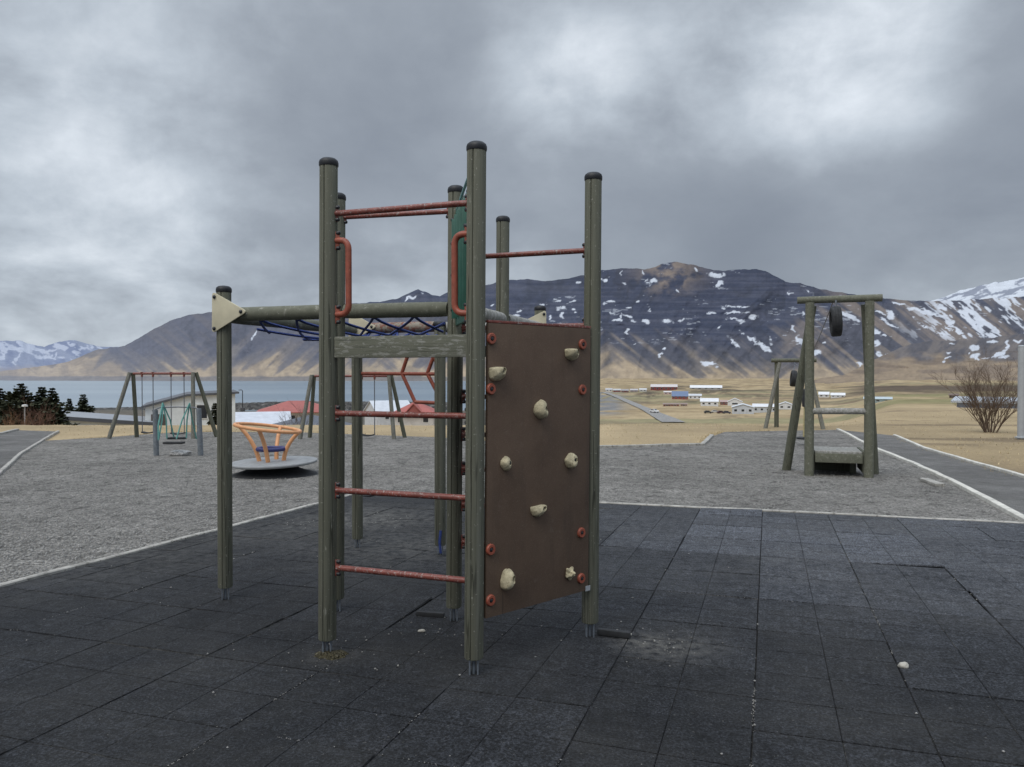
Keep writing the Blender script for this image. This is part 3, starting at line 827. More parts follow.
# ---- road on the plain
def build_road():
    m = MB(); L = [(662.0, 423), (641, 409.7), (610.5, 395.4), (600, 392.3)]; Rr = [(686, 423), (651.5, 409.7), (621, 397.2), (607, 392.3)]
    ys = np.linspace(423, 392.3, 60); lx = np.interp(-ys, [-p[1] for p in L], [p[0] for p in L]); rx = np.interp(-ys, [-p[1] for p in Rr], [p[0] for p in Rr])
    for y, a, b in zip(ys, lx, rx):
        c = on_terrain((a + b) / 2, y, 60)
        for uu in (a, b):
            x = (uu - 512) / F * c.y; m.v.append((x, c.y, max(float(terrain(x, c.y)), c.z) + .35))
    for i in range(59): m.f.append((2 * i, 2 * i + 1, 2 * i + 3, 2 * i + 2))
    o = m.build('road', ASPHALT); tag(o, kind='structure')
build_road()

# ================================================================== PLAY TOWER
P = {'P1': (-.183, 4.0), 'P2': (.486, 4.61), 'P3': (-1.021, 4.30), 'P4': (-.358, 4.93), 'P5': (-1.158, 5.13), 'P6': (-.069, 5.88), 'A': (-2.028, 5.42), 'B': (-1.443, 7.16), 'C': (-.643, 6.87), 'D': (.2546, 6.99)}
def V3(k, z): return Vector((P[k][0], P[k][1], CAMZ + z))
tower = thing('climbing_tower', 'large timber climbing tower with brown climbing panel standing on black rubber tiles', 'climbing frame', (P['P4'][0], P['P4'][1], G(P['P4'][1])))
N_ = 72
prof = []
for k in range(N_):
    a = 360 * k / N_
    d = min(abs((a - g + 180) % 360 - 180) for g in (0, 90, 180, 270))
    prof.append(.85 if d < 1 else (.992 if d < 6 else 1.0))
def post(parent, base, ztop, zbot_gap=.085, r=.050, rot=0, mat=POST, cap=True, lean=0.0):
    tp = Vector(base); b = tp - Vector((lean, 0, 0)); g = b.z
    m = MB(); n0 = 0
    # direct extrusion with grooves turned by rot
    zs = [g + zbot_gap, g + zbot_gap + .006, ztop - .03]
    rings = []
    for z, k in zip(zs, (.93, 1, 1)):
        rings.append(len(m.v))
        for i in range(N_):
            a = 2 * math.pi * i / N_ + rot; rr = r * prof[i] * k
            xb = b.x + lean * (z - g) / (ztop - g)
            m.v.append((xb + rr * math.cos(a), b.y + rr * math.sin(a), z))
    for q in range(2):
        for i in range(N_): m.f.append((rings[q] + i, rings[q] + (i + 1) % N_, rings[q + 1] + (i + 1) % N_, rings[q + 1] + i))
    m.f.append(tuple(rings[0] + i for i in reversed(range(N_)))); m.f.append(tuple(rings[2] + i for i in range(N_)))
    o = m.build('post', mat, parent, 35)
    if cap:
        c = MB().lathe([(r * 1.04, -.034), (r * 1.08, -.028), (r * 1.08, -.012), (r * 1.0, .0), (r * .75, .010), (r * .3, .014)], (tp.x, tp.y, ztop), 24)
        c.build('post_cap', CAP, o, 50)
    if zbot_gap > .03:
        f = MB()
        f.tube([(b.x, b.y, g - .03), (b.x, b.y, g + zbot_gap + .03)], .009, 10)
        q = Matrix.Rotation(rot + R(112), 3, 'Z')
        for sg in (-1, 1):
            f.box(Vector((b.x, b.y, g + zbot_gap / 2)) + q @ Vector((.021 * sg, 0, 0)), (.009, .045, zbot_gap + .05), q)
        f.build('post_foot', STEEL, o, 30, .002)
    return o
rotcam = {}
for k in P:
    # one groove of each post turned a little left of the viewer's side
    rotcam[k] = math.atan2(-P[k][1], -P[k][0] - .0) - R(22)
posts = {}
for k in ('P1', 'P2', 'P3', 'P4', 'P5', 'P6'):
    posts[k] = post(tower, (*P[k], G(P[k][1])), CAMZ + 1.183, rot=rotcam[k] + {'P1': 0, 'P2': R(6), 'P3': R(-8)}.get(k, 0), lean=.017)
for k in ('A', 'B', 'C', 'D'):
    posts[k] = post(tower, (*P[k], G(P[k][1])), CAMZ + (.60 if k != 'C' else .45), rot=rotcam[k])
def bolts(pts, parent, r=.009, dirv=None):
    for p in pts:
        MB().lathe([(r, -.004), (r, .004), (r * .7, .008), (r * .2, .010)], (0, 0, 0), 10, None)
        m = MB()
        d = Vector(dirv).normalized() if dirv is not None else (Vector((0, 0, CAMZ)) - p).normalized()
        q = Vector((0, 0, 1)).rotation_difference(d).to_matrix()
        m.lathe([(r, -.012), (r, .004), (r * .7, .008), (r * .2, .010)], p, 10, q)
        m.build('bolt', BOLT, parent, 50)
def arc_tube(pts, rad, n=6):
    """round the corners of a polyline"""
    pts = [Vector(p) for p in pts]; out = [pts[0]]
    for i in range(1, len(pts) - 1):
        a = (pts[i - 1] - pts[i]).normalized(); b = (pts[i + 1] - pts[i]).normalized()
        p0 = pts[i] + a * rad; p2 = pts[i] + b * rad
        for k in range(n + 1):
            t = k / n; out.append(p0 * (1 - t) ** 2 + pts[i] * 2 * t * (1 - t) + p2 * t * t)
    out.append(pts[-1]); return out
def bar(a, b, z, name='rung', r=.0165, mat=REDT, gap=.045, zb=None):
    pa, pb = V3(a, z), V3(b, z if zb is None else zb)
    d = (pb - pa).normalized()
    o = MB().tube([pa + d * gap, pb - d * gap], r, 14).build(name, mat, tower, 60)
    for p, s in ((pa, 1), (pb, -1)):
        c = p + d * s * (gap + .004)
        up = Vector((0, 0, 1)); MB().beam(c - up * .045, c + up * .045, .026, .010).build('bracket', mat, o, 40, .003)
    for p, s in ((pa, 1), (pb, -1)):
        for zz in (-.034, .034):
            bolts([p + d * s * (gap + .014) + Vector((0, 0, zz))], o, .011, d * s)
    return o
for z in (-.225, -.655, -1.088): bar('P3', 'P1', z)
bar('P3', 'P1', .885, 'guard_rail'); bar('P5', 'P4', 1.035, 'guard_rail')
bar('P4', 'P2', .735, 'guard_rail'); bar('P4', 'P2', .285, 'guard_rail')
for z in (-.15, -.39, -.61, -.84, -1.08): bar('P4', 'P2', z, 'rung', .015)
# hand loops
def loop(a, b, z0, z1):
    pa = V3(a, 0); d = (V3(b, 0) - pa); d.z = 0; d.normalize()
    q = lambda s, z: Vector((pa.x, pa.y, CAMZ + z)) + d * s
    o = MB().tube(arc_tube([q(.047, z1), q(.125, z1), q(.125, z0), q(.047, z0)], .055, 8), .0175, 14).build('hand_grip', REDO, tower, 60)
    for z in (z0, z1): MB().beam(q(.052, z - .05), q(.052, z + .05), .03, .012).build('bracket', REDO, o, 40, .003)
    for z in (z0, z1):
        for zz in (-.042, .042): bolts([q(.064, z + zz)], o, .0115, d)
loop('P3', 'P1', .325, .735); loop('P1', 'P3', .312, .725)
# deck and front board
pa, pb = V3('P3', .142), V3('P1', .142); d = (pb - pa).normalized(); sd = Vector((d.y, -d.x, 0))
if sd.y > 0: sd = -sd
MB().beam(pa + d * .045 + sd * .0, pb - d * .045 + sd * .0, .045, .118).build('deck_board', BOARD, tower, 30, .006)
deckm = MB(); a0, b0, c0, d0 = V3('P3', .10), V3('P1', .10), V3('P2', .10), V3('P4', .10)
for i in range(7):
    t0, t1 = .04 + i * .132, .04 + i * .132 + .122
    q = [a0.lerp(d0, t0), b0.lerp(c0, t0), b0.lerp(c0, t1), a0.lerp(d0, t1)]
    dd = (q[1] - q[0]).normalized()
    q = [q[0] + dd * .06, q[1] - dd * .06, q[2] - dd * .06, q[3] + dd * .06]
    deckm.prism(q, (0, 0, .045))
deckm.build('deck', BOARD, tower, 30)
# climbing panel
pa, pb = V3('P1', 0), V3('P2', 0); d = (pb - pa).normalized(); nrm = Vector((d.y, -d.x, 0))
Lp = (pb - pa).length
c = (pa + pb) / 2
def pl(s, z, off=0): return Vector((pa.x, pa.y, CAMZ + z)) + d * (s + .012 * (z - .26)) + nrm * off
zt, zb_ = .262, -1.283
pan = MB().prism([pl(.052, zb_, .012), pl(Lp - .058, zb_, .012), pl(Lp - .058, zt, .012), pl(.052, zt, .012)], nrm * .021).build('climbing_panel', PANEL, tower, 30, .003)
MB().beam(pl(.052, zt + .008, .022), pl(Lp - .058, zt + .008, .022), .024, .014).build('panel_edge', REDT, pan, 30, .003)
def ray_panel(u, y, off=.033):
    dr = Vector(((u - 512) / F, 1, (373 - y) / F)); o = Vector((0, 0, CAMZ))
    q = pl(0, 0, off); t = (q - o).dot(nrm) / dr.dot(nrm); return o + dr * t
PM = Matrix((d, Vector((0, 0, 1)), nrm)).transposed()
for (u, y) in ((491, 338.7), (582, 344.4), (490.5, 389), (582, 389.7), (490, 550), (490, 601), (581, 533), (581, 579)):
    p = ray_panel(u, y)
    w = MB().lathe([(.030, 0), (.030, .008), (.026, .013), (.014, .013), (.012, .007), (.002, .006)], p, 22, PM).build('washer', REDO, pan, 45)
    MB().lathe([(.010, .004), (.010, .012), (.006, .014), (.001, .014)], p, 8, PM).build('bolt', BOLT, w, 40)
def hold(u, y, sx, sy, sz, kind, seed):
    rr = random.Random(seed); p = ray_panel(u, y, .034)
    bm = bmesh.new(); bmesh.ops.create_icosphere(bm, subdivisions=4, radius=1)
    for v in bm.verts:
        q = v.co.copy()
        if kind == 'bowl':       # half dome with a scooped top edge
            if q.y > .35: q.y = .35 + (q.y - .35) * .12; 
            q.x *= 1.0 + .12 * q.y; 
        elif kind == 'horn':
            q.z *= 1.0 + .5 * max(0, -q.y) ; q.x += .25 * max(0, q.y)
        elif kind == 'knob':
            q *= 1 + .22 * math.sin(5 * q.x + seed) * math.sin(6 * q.y) + .15 * math.sin(7 * q.z)
        k = 1 + .10 * math.sin(2.7 * q.x + seed) * math.sin(3.1 * q.y + 1) + .03 * math.sin(9 * q.x + 2 * seed) * math.sin(8 * q.y)
        q *= k
        if q.z < 0: q.z *= .05
        hole = math.hypot(q.x - .30, q.y - .08)
        if hole < .26 and q.z > 0: q.z *= .55
        v.co = Vector((q.x * sx, q.y * sy, q.z * sz))
    m = MB(); bm.verts.ensure_lookup_table()
    m.add([PM @ v.co + p for v in bm.verts], [tuple(v.index for v in f.verts) for f in bm.faces]); bm.free()
    o = m.build('climbing_hold', HOLD, pan, 70)
    if kind != 'knob':
        MB().lathe([(.012, 0), (.012, .004), (.009, .008), (.002, .009)], p + PM @ Vector((.30 * sx, .08 * sy, sz * .52)), 12, PM).build('bolt', BOLT, o, 40)
hold(496, 371.5, .056, .055, .05, 'bowl', 1); hold(570.6, 352.5, .052, .05, .05, 'bowl', 2)
hold(539, 409.5, .042, .052, .055, 'horn', 3); hold(505, 463.5, .032, .037, .04, 'round', 4)
hold(569.7, 460.5, .042, .042, .045, 'horn', 5); hold(537, 508.8, .052, .042, .05, 'bowl', 6)
hold(505.5, 579.5, .040, .058, .055, 'horn', 7); hold(568.9, 574, .028, .033, .04, 'knob', 8)
MB().beam(pl(Lp - .13, zb_ + .03, .034), pl(Lp - .07, zb_ + .03, .034), .03, .004).v
MB().prism([pl(Lp - .085, zb_ - .004, .0335), pl(Lp - .045, zb_ - .004, .0335), pl(Lp - .045, zb_ + .026, .0335), pl(Lp - .085, zb_ + .026, .0335)], nrm * .003).build('maker_plate', GREYP, pan, 30)
# green side panel between P4 and P1
pa2, pb2 = V3('P4', 0), V3('P1', 0); d2 = (pb2 - pa2).normalized(); n2 = Vector((-d2.y, d2.x, 0))
if n2.x > 0: n2 = -n2
L2 = (pb2 - pa2).length
def pg(s, z, off=0): return Vector((pa2.x, pa2.y, CAMZ + z)) + d2 * s + n2 * off
gpn = MB().prism([pg(.03, .30, -.01), pg(L2 - .05, .30, -.01), pg(L2 - .05, .99, -.01), pg(.62, 1.02, -.01), pg(.03, 1.02, -.01)], n2 * .02).build('side_panel', GREEN, tower, 30, .003)
for s in (.12, .26, .40, .54, .68): MB().beam(pg(s, .34, .016), pg(s, .96, .016), .05, .014).build('panel_rib', GREEN, gpn, 30, .004)
MB().tube([pg(.03, 1.03, 0), pg(.40, 1.075, .0), pg(L2 - .05, 1.13, 0)], .009, 8).build('panel_edge', GREEN_LIT, gpn, 50)  # pale tube standing for the green panel's lit top edge
for z in (.4, .62, .82, .97):
    bolts([pg(.045, z, .03)], gpn, .011, n2); bolts([pg(L2 - .12, z, .03)], gpn, .011, n2)
# overhead beams
def logbeam(a, b, z=.41, r=.05, ga=.0, gb=.05, mat=LOG, name='overhead_beam'):
    pa, pb = V3(a, z), V3(b, z); dd = (pb - pa).normalized(); pa += dd * ga; pb -= dd * gb
    L = (pb - pa).length; n = 12
    pts = [pa.lerp(pb, k / n) for k in range(n + 1)]
    return MB().tube(pts, [r * (.94 if k in (0, n) else 1 + .012 * math.sin(k * 2.1)) for k in range(n + 1)], 24).build(name, mat, tower, 60)
logbeam('A', 'P5', .41, .049, .055, .052); logbeam('P5', 'P4', .41, .049, .052, .052)
logbeam('A', 'B', .40, .047, .055, .052)
REDLOG = mat_wood('faded_red_log', (.24, .082, .055), (.15, .105, .08), (.28, .28, .23), .47, axis='n')
PALELOG = mat_wood('silvered_log', (.30, .295, .27), (.20, .195, .17), (.42, .41, .39), .5, axis='n', rough=.8)
logbeam('B', 'C', .415, .049, .052, .052, REDLOG)
logbeam('P4', 'P6', .41, .05, .052, .052, PALELOG); logbeam('P6', 'D', .41, .05, .052, .055, PALELOG)
def plate(a, b, off=.056, flip=1):
    A_, B_ = V3(a, .41), V3(b, .41); dd = (B_ - A_).normalized(); nn = Vector((dd.y, -dd.x, 0)) * flip
    q = lambda s, z: A_ + dd * s + Vector((0, 0, z)) + nn * off
    corners = [(-.045, .16), (-.048, -.135), (.245, .012)]; pts = []
    cs = [Vector(c) for c in corners]
    for i in range(3):
        p0, p1, p2 = cs[i - 1], cs[i], cs[(i + 1) % 3]
        a1 = (p0 - p1).normalized(); a2 = (p2 - p1).normalized()
        for k in range(6):
            t = k / 5; v = (p1 + a1 * .035) * (1 - t) ** 2 + p1 * 2 * t * (1 - t) + (p1 + a2 * .035) * t * t
            pts.append(q(v.x, v.y))
    o = MB().prism(pts, nn * .012).build('corner_plate', CREAM, tower, 30, .002)
    for s, z in ((-.024, .120), (-.027, -.10), (.195, .012)): bolts([q(s, z) + nn * .014], o, .013, nn)
plate('A', 'P5'); plate('B', 'C'); logbeam('C', 'D', .41, .049, .052, .055, PALELOG); plate('D', 'C', .056, -1)
# blue rope net slung under the beams
A_, P4_, B_, C_ = V3('A', .37), V3('P4', .37), V3('B', .37), V3('C', .37)
def netp(s, t):
    p = A_.lerp(P4_, s).lerp(B_.lerp(C_, s), t); return p - Vector((0, 0, .10 * math.sin(math.pi * min(max(t, 0), 1)) ** .7))
net = MB(); NS = 6
for i in range(-NS, NS + 1):
    for sgn in (1, -1):
        pts = []
        for k in range(25):
            t = k / 24; s = (i / NS) + sgn * t * .5 + (0 if sgn == 1 else .5)
            if .06 <= s <= .96: pts.append(netp(s, t))
        if len(pts) > 2: net.tube(pts, .0095, 6)
net.tube([netp(.03 + .94 * k / 20, .5) for k in range(21)], .010, 6)
net.build('rope_net', BLUE, tower, 60)
# red tube lattice between the far posts
def px7(u, y, dd):
    return at(u, dd, (373 - y) / F * dd)
lat = MB()
Bc, Cc = P['B'], P['C']
def onBC(u, y):
    dx = (u - 512) / F
    t = (dx * Bc[1] - Bc[0]) / ((Cc[0] - Bc[0]) - dx * (Cc[1] - Bc[1]))
    dd = Bc[1] + t * (Cc[1] - Bc[1]); return at(u, dd, (373 - y) / F * dd)
for a, b in (((362, 373.5), (438, 374)), ((402, 372.8), (409, 352)), ((402, 373.5), (415, 402)), ((415, 402), (440, 403)), ((427.5, 373), (434.5, 354)), ((427.5, 374), (440, 398)), ((434.5, 356), (439, 372))):
    lat.tube([onBC(*a), onBC(*b)], .017, 10)
lat.build('tube_lattice', REDO, tower, 60)
# blue rope end hanging from the far post's foot
MB().tube([V3('C', -1.40) + Vector((.01, -.06, 0)), V3('C', -1.5) + Vector((.0, -.065, 0)), V3('C', -1.60) + Vector((.01, -.06, 0))], .012, 8).build('rope_end', BLUE, tower, 60)

# lifted rubber strips round the feet and the sandy hole
def strip(name, label, pts, w, h):
    m = MB()
    for i in range(len(pts) - 1): m.beam(pts[i], pts[i + 1], w, h)
    o = m.build(name, RUBBER, None, 40, .006); tag(o, label, 'rubber strip'); return o
strip('rubber_strip', 'short black rubber strip lying beside the foot of the right front post', [gp(598, 636, .022), gp(631, 640, .022)], .035, .035)
strip('rubber_strip', 'lifted black rubber edge beside the foot of the middle back post', [gp(416, 616, .012), gp(444, 618, .012)], .03, .03)
SAND = mat_gravel('sand_patch', (.10, .085, .05), (.21, .185, .11), (.34, .31, .22), 2.5)
def blobsheet(name, c, rx, ry, mat, seed, dz=.004):
    rr = random.Random(seed); m = MB(); n = 22; rings = 4
    ks = [rr.uniform(.7, 1.15) for _ in range(n)]
    m.v.append((c.x, c.y, G(c.y) + dz + .012))
    for q in range(1, rings + 1):
        for i in range(n):
            a = 2 * math.pi * i / n; f = q / rings
            x = c.x + math.cos(a) * rx * ks[i] * f; y = c.y + math.sin(a) * ry * ks[i] * f
            m.v.append((x, y, G(y) + dz + .012 * (1 - f * f) - (.012 if q == rings else 0)))
    for i in range(n): m.f.append((0, 1 + i, 1 + (i + 1) % n))
    for q in range(rings - 1):
        for i in range(n):
            a = 1 + q * n; b = a + n; m.f.append((a + i, b + i, b + (i + 1) % n, a + (i + 1) % n))
    o = m.build(name, mat); tag(o, kind='structure'); return o
blobsheet('sand_patch', gp(332, 656.5), .105, .075, SAND, 3, .009)
def rock(name, label, p, size, seed, flat=.75, mat=STONE, cat='stone', group=None):
    bm = bmesh.new(); bmesh.ops.create_icosphere(bm, subdivisions=3, radius=1)
    rr = random.Random(seed); o_ = Vector((rr.random() * 9, rr.random() * 9, rr.random() * 9))
    from mathutils import noise as mn
    m = MB()
    for v in bm.verts:
        k = 1 + .38 * mn.noise(v.co * .9 + o_) + .12 * mn.noise(v.co * 2.6 + o_)
        q = v.co * k; m.v.append((p.x + q.x * size[0], p.y + q.y * size[1], p.z + q.z * size[2] + size[2] * .7))
    m.f = [tuple(v.index for v in f.verts) for f in bm.faces]; bm.free()
    o = m.build(name, mat, None, 55); tag(o, label, cat, group); return o
rock('stone', 'single pale rounded stone lying on the rubber tiles at right', gp(905, 669), (.027, .024, .018), 5)
rock('stone', 'small white stone beside the right front post of the tower', gp(630, 637), (.014, .013, .011), 6)
rock('stone', 'small tan stone on the rubber tiles behind the tower ladder', gp(421, 633), (.022, .014, .009), 9)
rock('concrete_lump', 'rough pale concrete lump lying on gravel under the turquoise rope seat', gp(180, 455), (.24, .16, .06), 8, mat=mat_paint('pale_rubble', (.58, .57, .55), .95, .4, (.2, .2, .19), 14, .52, bumpk=.8), cat='rubble')
m = MB(); c0 = gp(925, 480.5); c1 = gp(941, 486.5); m.beam(c0 + Vector((0, 0, .015)), c1 + Vector((0, 0, .015)), .14, .05)
tag(m.build('concrete_slab', KERB, None, 30, .01), 'pale concrete slab lying in the gravel beside the path kerb', 'slab')

# ================================================================== ZIP LINE
def taper_post(parent, a, b, r0, r1=None, name='post', mat=POST, n=16):
    r1 = r1 or r0
    return MB().tube([Vector(a).lerp(Vector(b), k / 4) for k in range(5)], [r0 + (r1 - r0) * k / 4 for k in range(5)], n).build(name, mat, parent, 50)
def tyre(name, label, c, axis, Ro, w, parent=None, group=None, ropetop=None):
    t = thing(name, label, 'tyre', c, group)
    q = Vector((0, 0, 1)).rotation_difference(Vector(axis).normalized()).to_matrix()
    pr = []; h = w / 2
    m = MB(); prof_ = [(Ro * .58, -h * .55), (Ro * .66, -h * .95), (Ro * .82, -h * 1.0), (Ro * .94, -h * .9), (Ro * .985, -h * .72), (Ro, -h * .35), (Ro * .985, -h * .3), (Ro * .985, -h * .22), (Ro, -h * .18), (Ro, h * .18), (Ro * .985, h * .22), (Ro * .985, h * .3), (Ro, h * .35), (Ro * .985, h * .72), (Ro * .94, h * .9), (Ro * .82, h), (Ro * .66, h * .95), (Ro * .58, h * .55)]
    n = 36; rings = []
    for r, z in prof_:
        rings.append(len(m.v))
        for k in range(n):
            a = 2 * math.pi * k / n; v = q @ Vector((r * math.cos(a), r * math.sin(a), z)); m.v.append(tuple(v + c))
    for i in range(len(rings)):
        a, b = rings[i], rings[(i + 1) % len(rings)]
        for k in range(n): m.f.append((a + k, a + (k + 1) % n, b + (k + 1) % n, b + k))
    m.build('tyre_ring', RUBBER, t, 40)
    if ropetop is not None:
        MB().tube([Vector(ropetop), Vector(c) + Vector((0, 0, Ro * .8))], .018, 8).build('hanger', CHAIN, t, 50)
    return t
b1 = gp(809.5, 475)
ZW = .93
b2 = b1 + DT * ZW; b2.z = G(b2.y)
dz_ = b1.y
top = CAMZ + (373 - 301.5) / F * dz_
ZM = Matrix((DT, DS, Vector((0, 0, 1)))).transposed()
zo = (b1 + b2) / 2
def zl(x, y, z, absz=True):
    p = zo + DT * x + DS * y
    return Vector((p.x, p.y, z if absz else G(p.y) + z))
zf = thing('zip_line_tower', 'near timber zip line frame with low start platform standing on gravel', 'play frame', zo)
hw_ = ZW / 2
for sx_ in (-1, 1):
    taper_post(zf, zl(sx_ * hw_, 0, -.05, False), zl(sx_ * hw_, 0, top - .02), .078, .072, mat=LOG)
lq = gp(786.5, 469.5); rq = zl(hw_ + .16, .62, 0, False)
taper_post(zf, lq - Vector((0, 0, .05)), zl(-hw_ + .05, .17, top - .06), .078, .068, 'brace', POSTDARK)
taper_post(zf, rq - Vector((0, 0, .05)), zl(hw_ - .05, .17, top - .06), .078, .068, 'brace', POSTDARK)
taper_post(zf, zl(-hw_ - .20, .085, top + .03), zl(hw_ + .20, .085, top + .035), .060, .062, 'top_beam', LOG)
zc = CAMZ + (373 - 411) / F * dz_
taper_post(zf, zl(-hw_ + .05, 0, zc), zl(hw_ - .05, 0, zc + .01), .055, .052, 'cross_rail', PALELOG)
zd = CAMZ + (373 - 451) / F * dz_
gz = G(dz_)
pf = MB(); pw = ZW - .19
for k in range(6):
    pf.box(zl(0, .10 + k * .152, zd - .02), (pw, .145, .04), ZM)
pf.build('platform_deck', PALELOG, zf, 30, .005)
MB().box(zl(0, -.005, zd - .108), (pw, .045, .155), ZM).build('platform_board', LOG, zf, 30, .006)
for sx_ in (-1, 1):
    MB().box(zl(sx_ * (pw / 2 + .03), .48, zd - .17), (.045, .9, .36), ZM).build('platform_side', POSTDARK, zf, 30, .006)
MB().box(zl(0, .96, zd - .24), (pw, .045, .42), ZM).build('platform_back', POSTDARK, zf, 30, .006)
MB().box(zl(hw_ - .20, .45, gz + .16), (.10, .10, .32), ZM).build('platform_leg', POSTDARK, zf, 30, .01)
# far frame
df = 29.0
X_ = lambda u, d_=df: (u - 512) / F * d_
fo = Vector((X_(793.5), df, 0)); fg = float(terrain(fo.x, fo.y)) + .03
ft = CAMZ + (373 - 362) / F * df
zf2 = thing('zip_line_tower', 'far timber zip line frame small behind the near one at gravel edge', 'play frame', (fo.x, fo.y, fg))
def fl_(x, y, z): p = fo + DT * x + DS * y; return Vector((p.x, p.y, z))
FH = .6
for sx_ in (-1, 1):
    taper_post(zf2, fl_(sx_ * FH, 0, fg - .1), fl_(sx_ * FH, 0, ft), .085, .08, mat=POSTDARK)
    taper_post(zf2, fl_(sx_ * (FH + .40), -.9, fg - .05), fl_(sx_ * (FH - .10), -.17, ft - .03), .075, .07, 'brace', WGREY)
taper_post(zf2, fl_(-FH - .2, -.08, ft + .06), fl_(FH + .2, -.08, ft + .06), .075, .075, 'top_beam', POSTDARK)
# cable, tyres, seat
ct0 = zl(-.1, .085, top - .03); ct1 = Vector((X_(794), df, ft - .02))
cab = MB().tube([ct0.lerp(ct1, k / 20) - Vector((0, 0, .5 * math.sin(math.pi * k / 20))) for k in range(21)], .009, 6).build('zip_line_cable', CHAIN, None, 60)
tag(cab, 'thin steel cable running between the two timber zip line frames', 'cable')
tyre('buffer_tyre', 'black buffer tyre hanging under the top beam of the near zip line frame', Vector(((835.5 - 512) / F * 12.85, 12.85, CAMZ + (373 - 321.5) / F * 12.85)), (1, -.30, .05), .255, .165, ropetop=((835.5 - 512) / F * 12.87, 12.87, top))
tyre('buffer_tyre', 'small black buffer tyre hanging from the far zip line frame', Vector((X_(793.5, 28), 28, CAMZ + (373 - 378.5) / F * 28)), (1, -.25, -.1), .30, .20, ropetop=(X_(794), df - .1, ft))
sd_ = 20.0
seat = thing('zip_swing', 'round black zip line seat hanging on a pole beside the near frame', 'seat', ((804 - 512) / F * sd_, sd_, CAMZ + (373 - 440) / F * sd_))
zs = CAMZ + (373 - 438) / F * sd_; xs = (804 - 512) / F * sd_
MB().lathe([(.02, .03), (.17, .02), (.19, 0), (.17, -.03), (.02, -.04)], (xs, sd_, zs), 20).build('seat_disc', RUBBER, seat, 50)
MB().tube([(xs, sd_, zs), (xs + .02, sd_, zs + .98)], .022, 8).build('seat_pole', mat_paint('yellow_sleeve', (.42, .36, .18), .6, .2), seat, 50)
tz = 1.6
MB().tube([(xs + .02, sd_, zs + .98), (xs + .02, sd_, zs + 1.2), (xs + .25, sd_, zs + 2.3)], .05 if False else .02, 8).build('seat_rope', CHAIN, seat, 50)
MB().lathe([(.03, -.2), (.075, -.18), (.085, .0), (.075, .25), (.03, .28)], (xs + .035, sd_, zs + 1.0), 14).build('shock_sleeve', RUBBER, seat, 50)

# ================================================================== SWINGS
def swing_set(label, base_y, uL, uR, legsL, legsR, ytop, swings, matA, matB, seats=True):
    d0 = gp(400, base_y).y
    g = G(d0) - .01; zt_ = CAMZ + (373 - ytop) / F * d0
    x = lambda u: (u - 512) / F * d0
    t = thing('swing_set', label, 'swing set', ((x(uL) + x(uR)) / 2, d0, g))
    for (ut, legs) in ((uL, legsL), (uR, legsR)):
        for i, (ub, dd, mm) in enumerate(legs):
            gg = G(d0 + dd) - .01
            dd *= .4; gg = G(d0 + dd) - .01
            taper_post(t, ((ub - 512) / F * (d0 + dd), d0 + dd, gg - .05), (x(ut) + .03 * (1 if i else -1), d0 + dd * .1, zt_ + .03), .062, .055, 'leg', mm, 14)
    MB().tube([(x(uL) + .05, d0, zt_), (x(uR) - .05, d0, zt_)], .036, 12).build('top_bar', REDT, t, 60)
    for (u0, u1, ys) in swings:
        s = MB(); zs_ = CAMZ + (373 - ys) / F * d0
        so = None
        cx = (x(u0) + x(u1)) / 2
        n = 8; sm = MB()
        pts_top = []
        for k in range(n + 1):
            f = k / n; px = x(u0) + (x(u1) - x(u0)) * f
            pts_top.append((px, zs_ + .03 * (2 * f - 1) ** 2))
        for k in range(n):
            (xa, za), (xb, zb2) = pts_top[k], pts_top[k + 1]
            sm.add([(xa, d0 - .1, za), (xb, d0 - .1, zb2), (xb, d0 + .1, zb2), (xa, d0 + .1, za), (xa, d0 - .1, za - .03), (xb, d0 - .1, zb2 - .03), (xb, d0 + .1, zb2 - .03), (xa, d0 + .1, za - .03)], [(0, 1, 2, 3), (7, 6, 5, 4), (0, 4, 5, 1), (2, 6, 7, 3), (0, 3, 7, 4), (1, 5, 6, 2)])
        so = sm.build('swing_seat', RUBBER, t, 50)
        for uu in (u0, u1):
            MB().tube([(x(uu), d0, zs_ + .03), (x(uu), d0, zt_ - .12), (x(uu), d0, zt_)], .014, 6).build('chain', CHAIN, so, 50)
            MB().tube([(x(uu), d0, zt_ - .10), (x(uu), d0, zt_ + .045)], [.028, .045], 8).build('swivel', REDT, so, 50)
    return t
swing_set('timber swing set at left with two chain swings behind the turquoise rope seat', 437.5, 131.5, 194.5, [(108, -.9, WGREY), (136.5, .9, POSTDARK)], [(193, -.9, WGREY), (217, .9, POSTDARK)], 373.5, [(142, 153, 432.5), (171, 184, 433.5)], WGREY, POSTDARK)
swing_set('timber swing set seen behind the climbing tower before the red roofs', 438, 313, 390, [(299.5, -.8, WGREY), (309.5, .9, POSTDARK)], [(394, -.8, WGREY), (405, .9, POSTDARK)], 376, [(326, 338, 434), (362, 374.5, 435)], WGREY, POSTDARK)

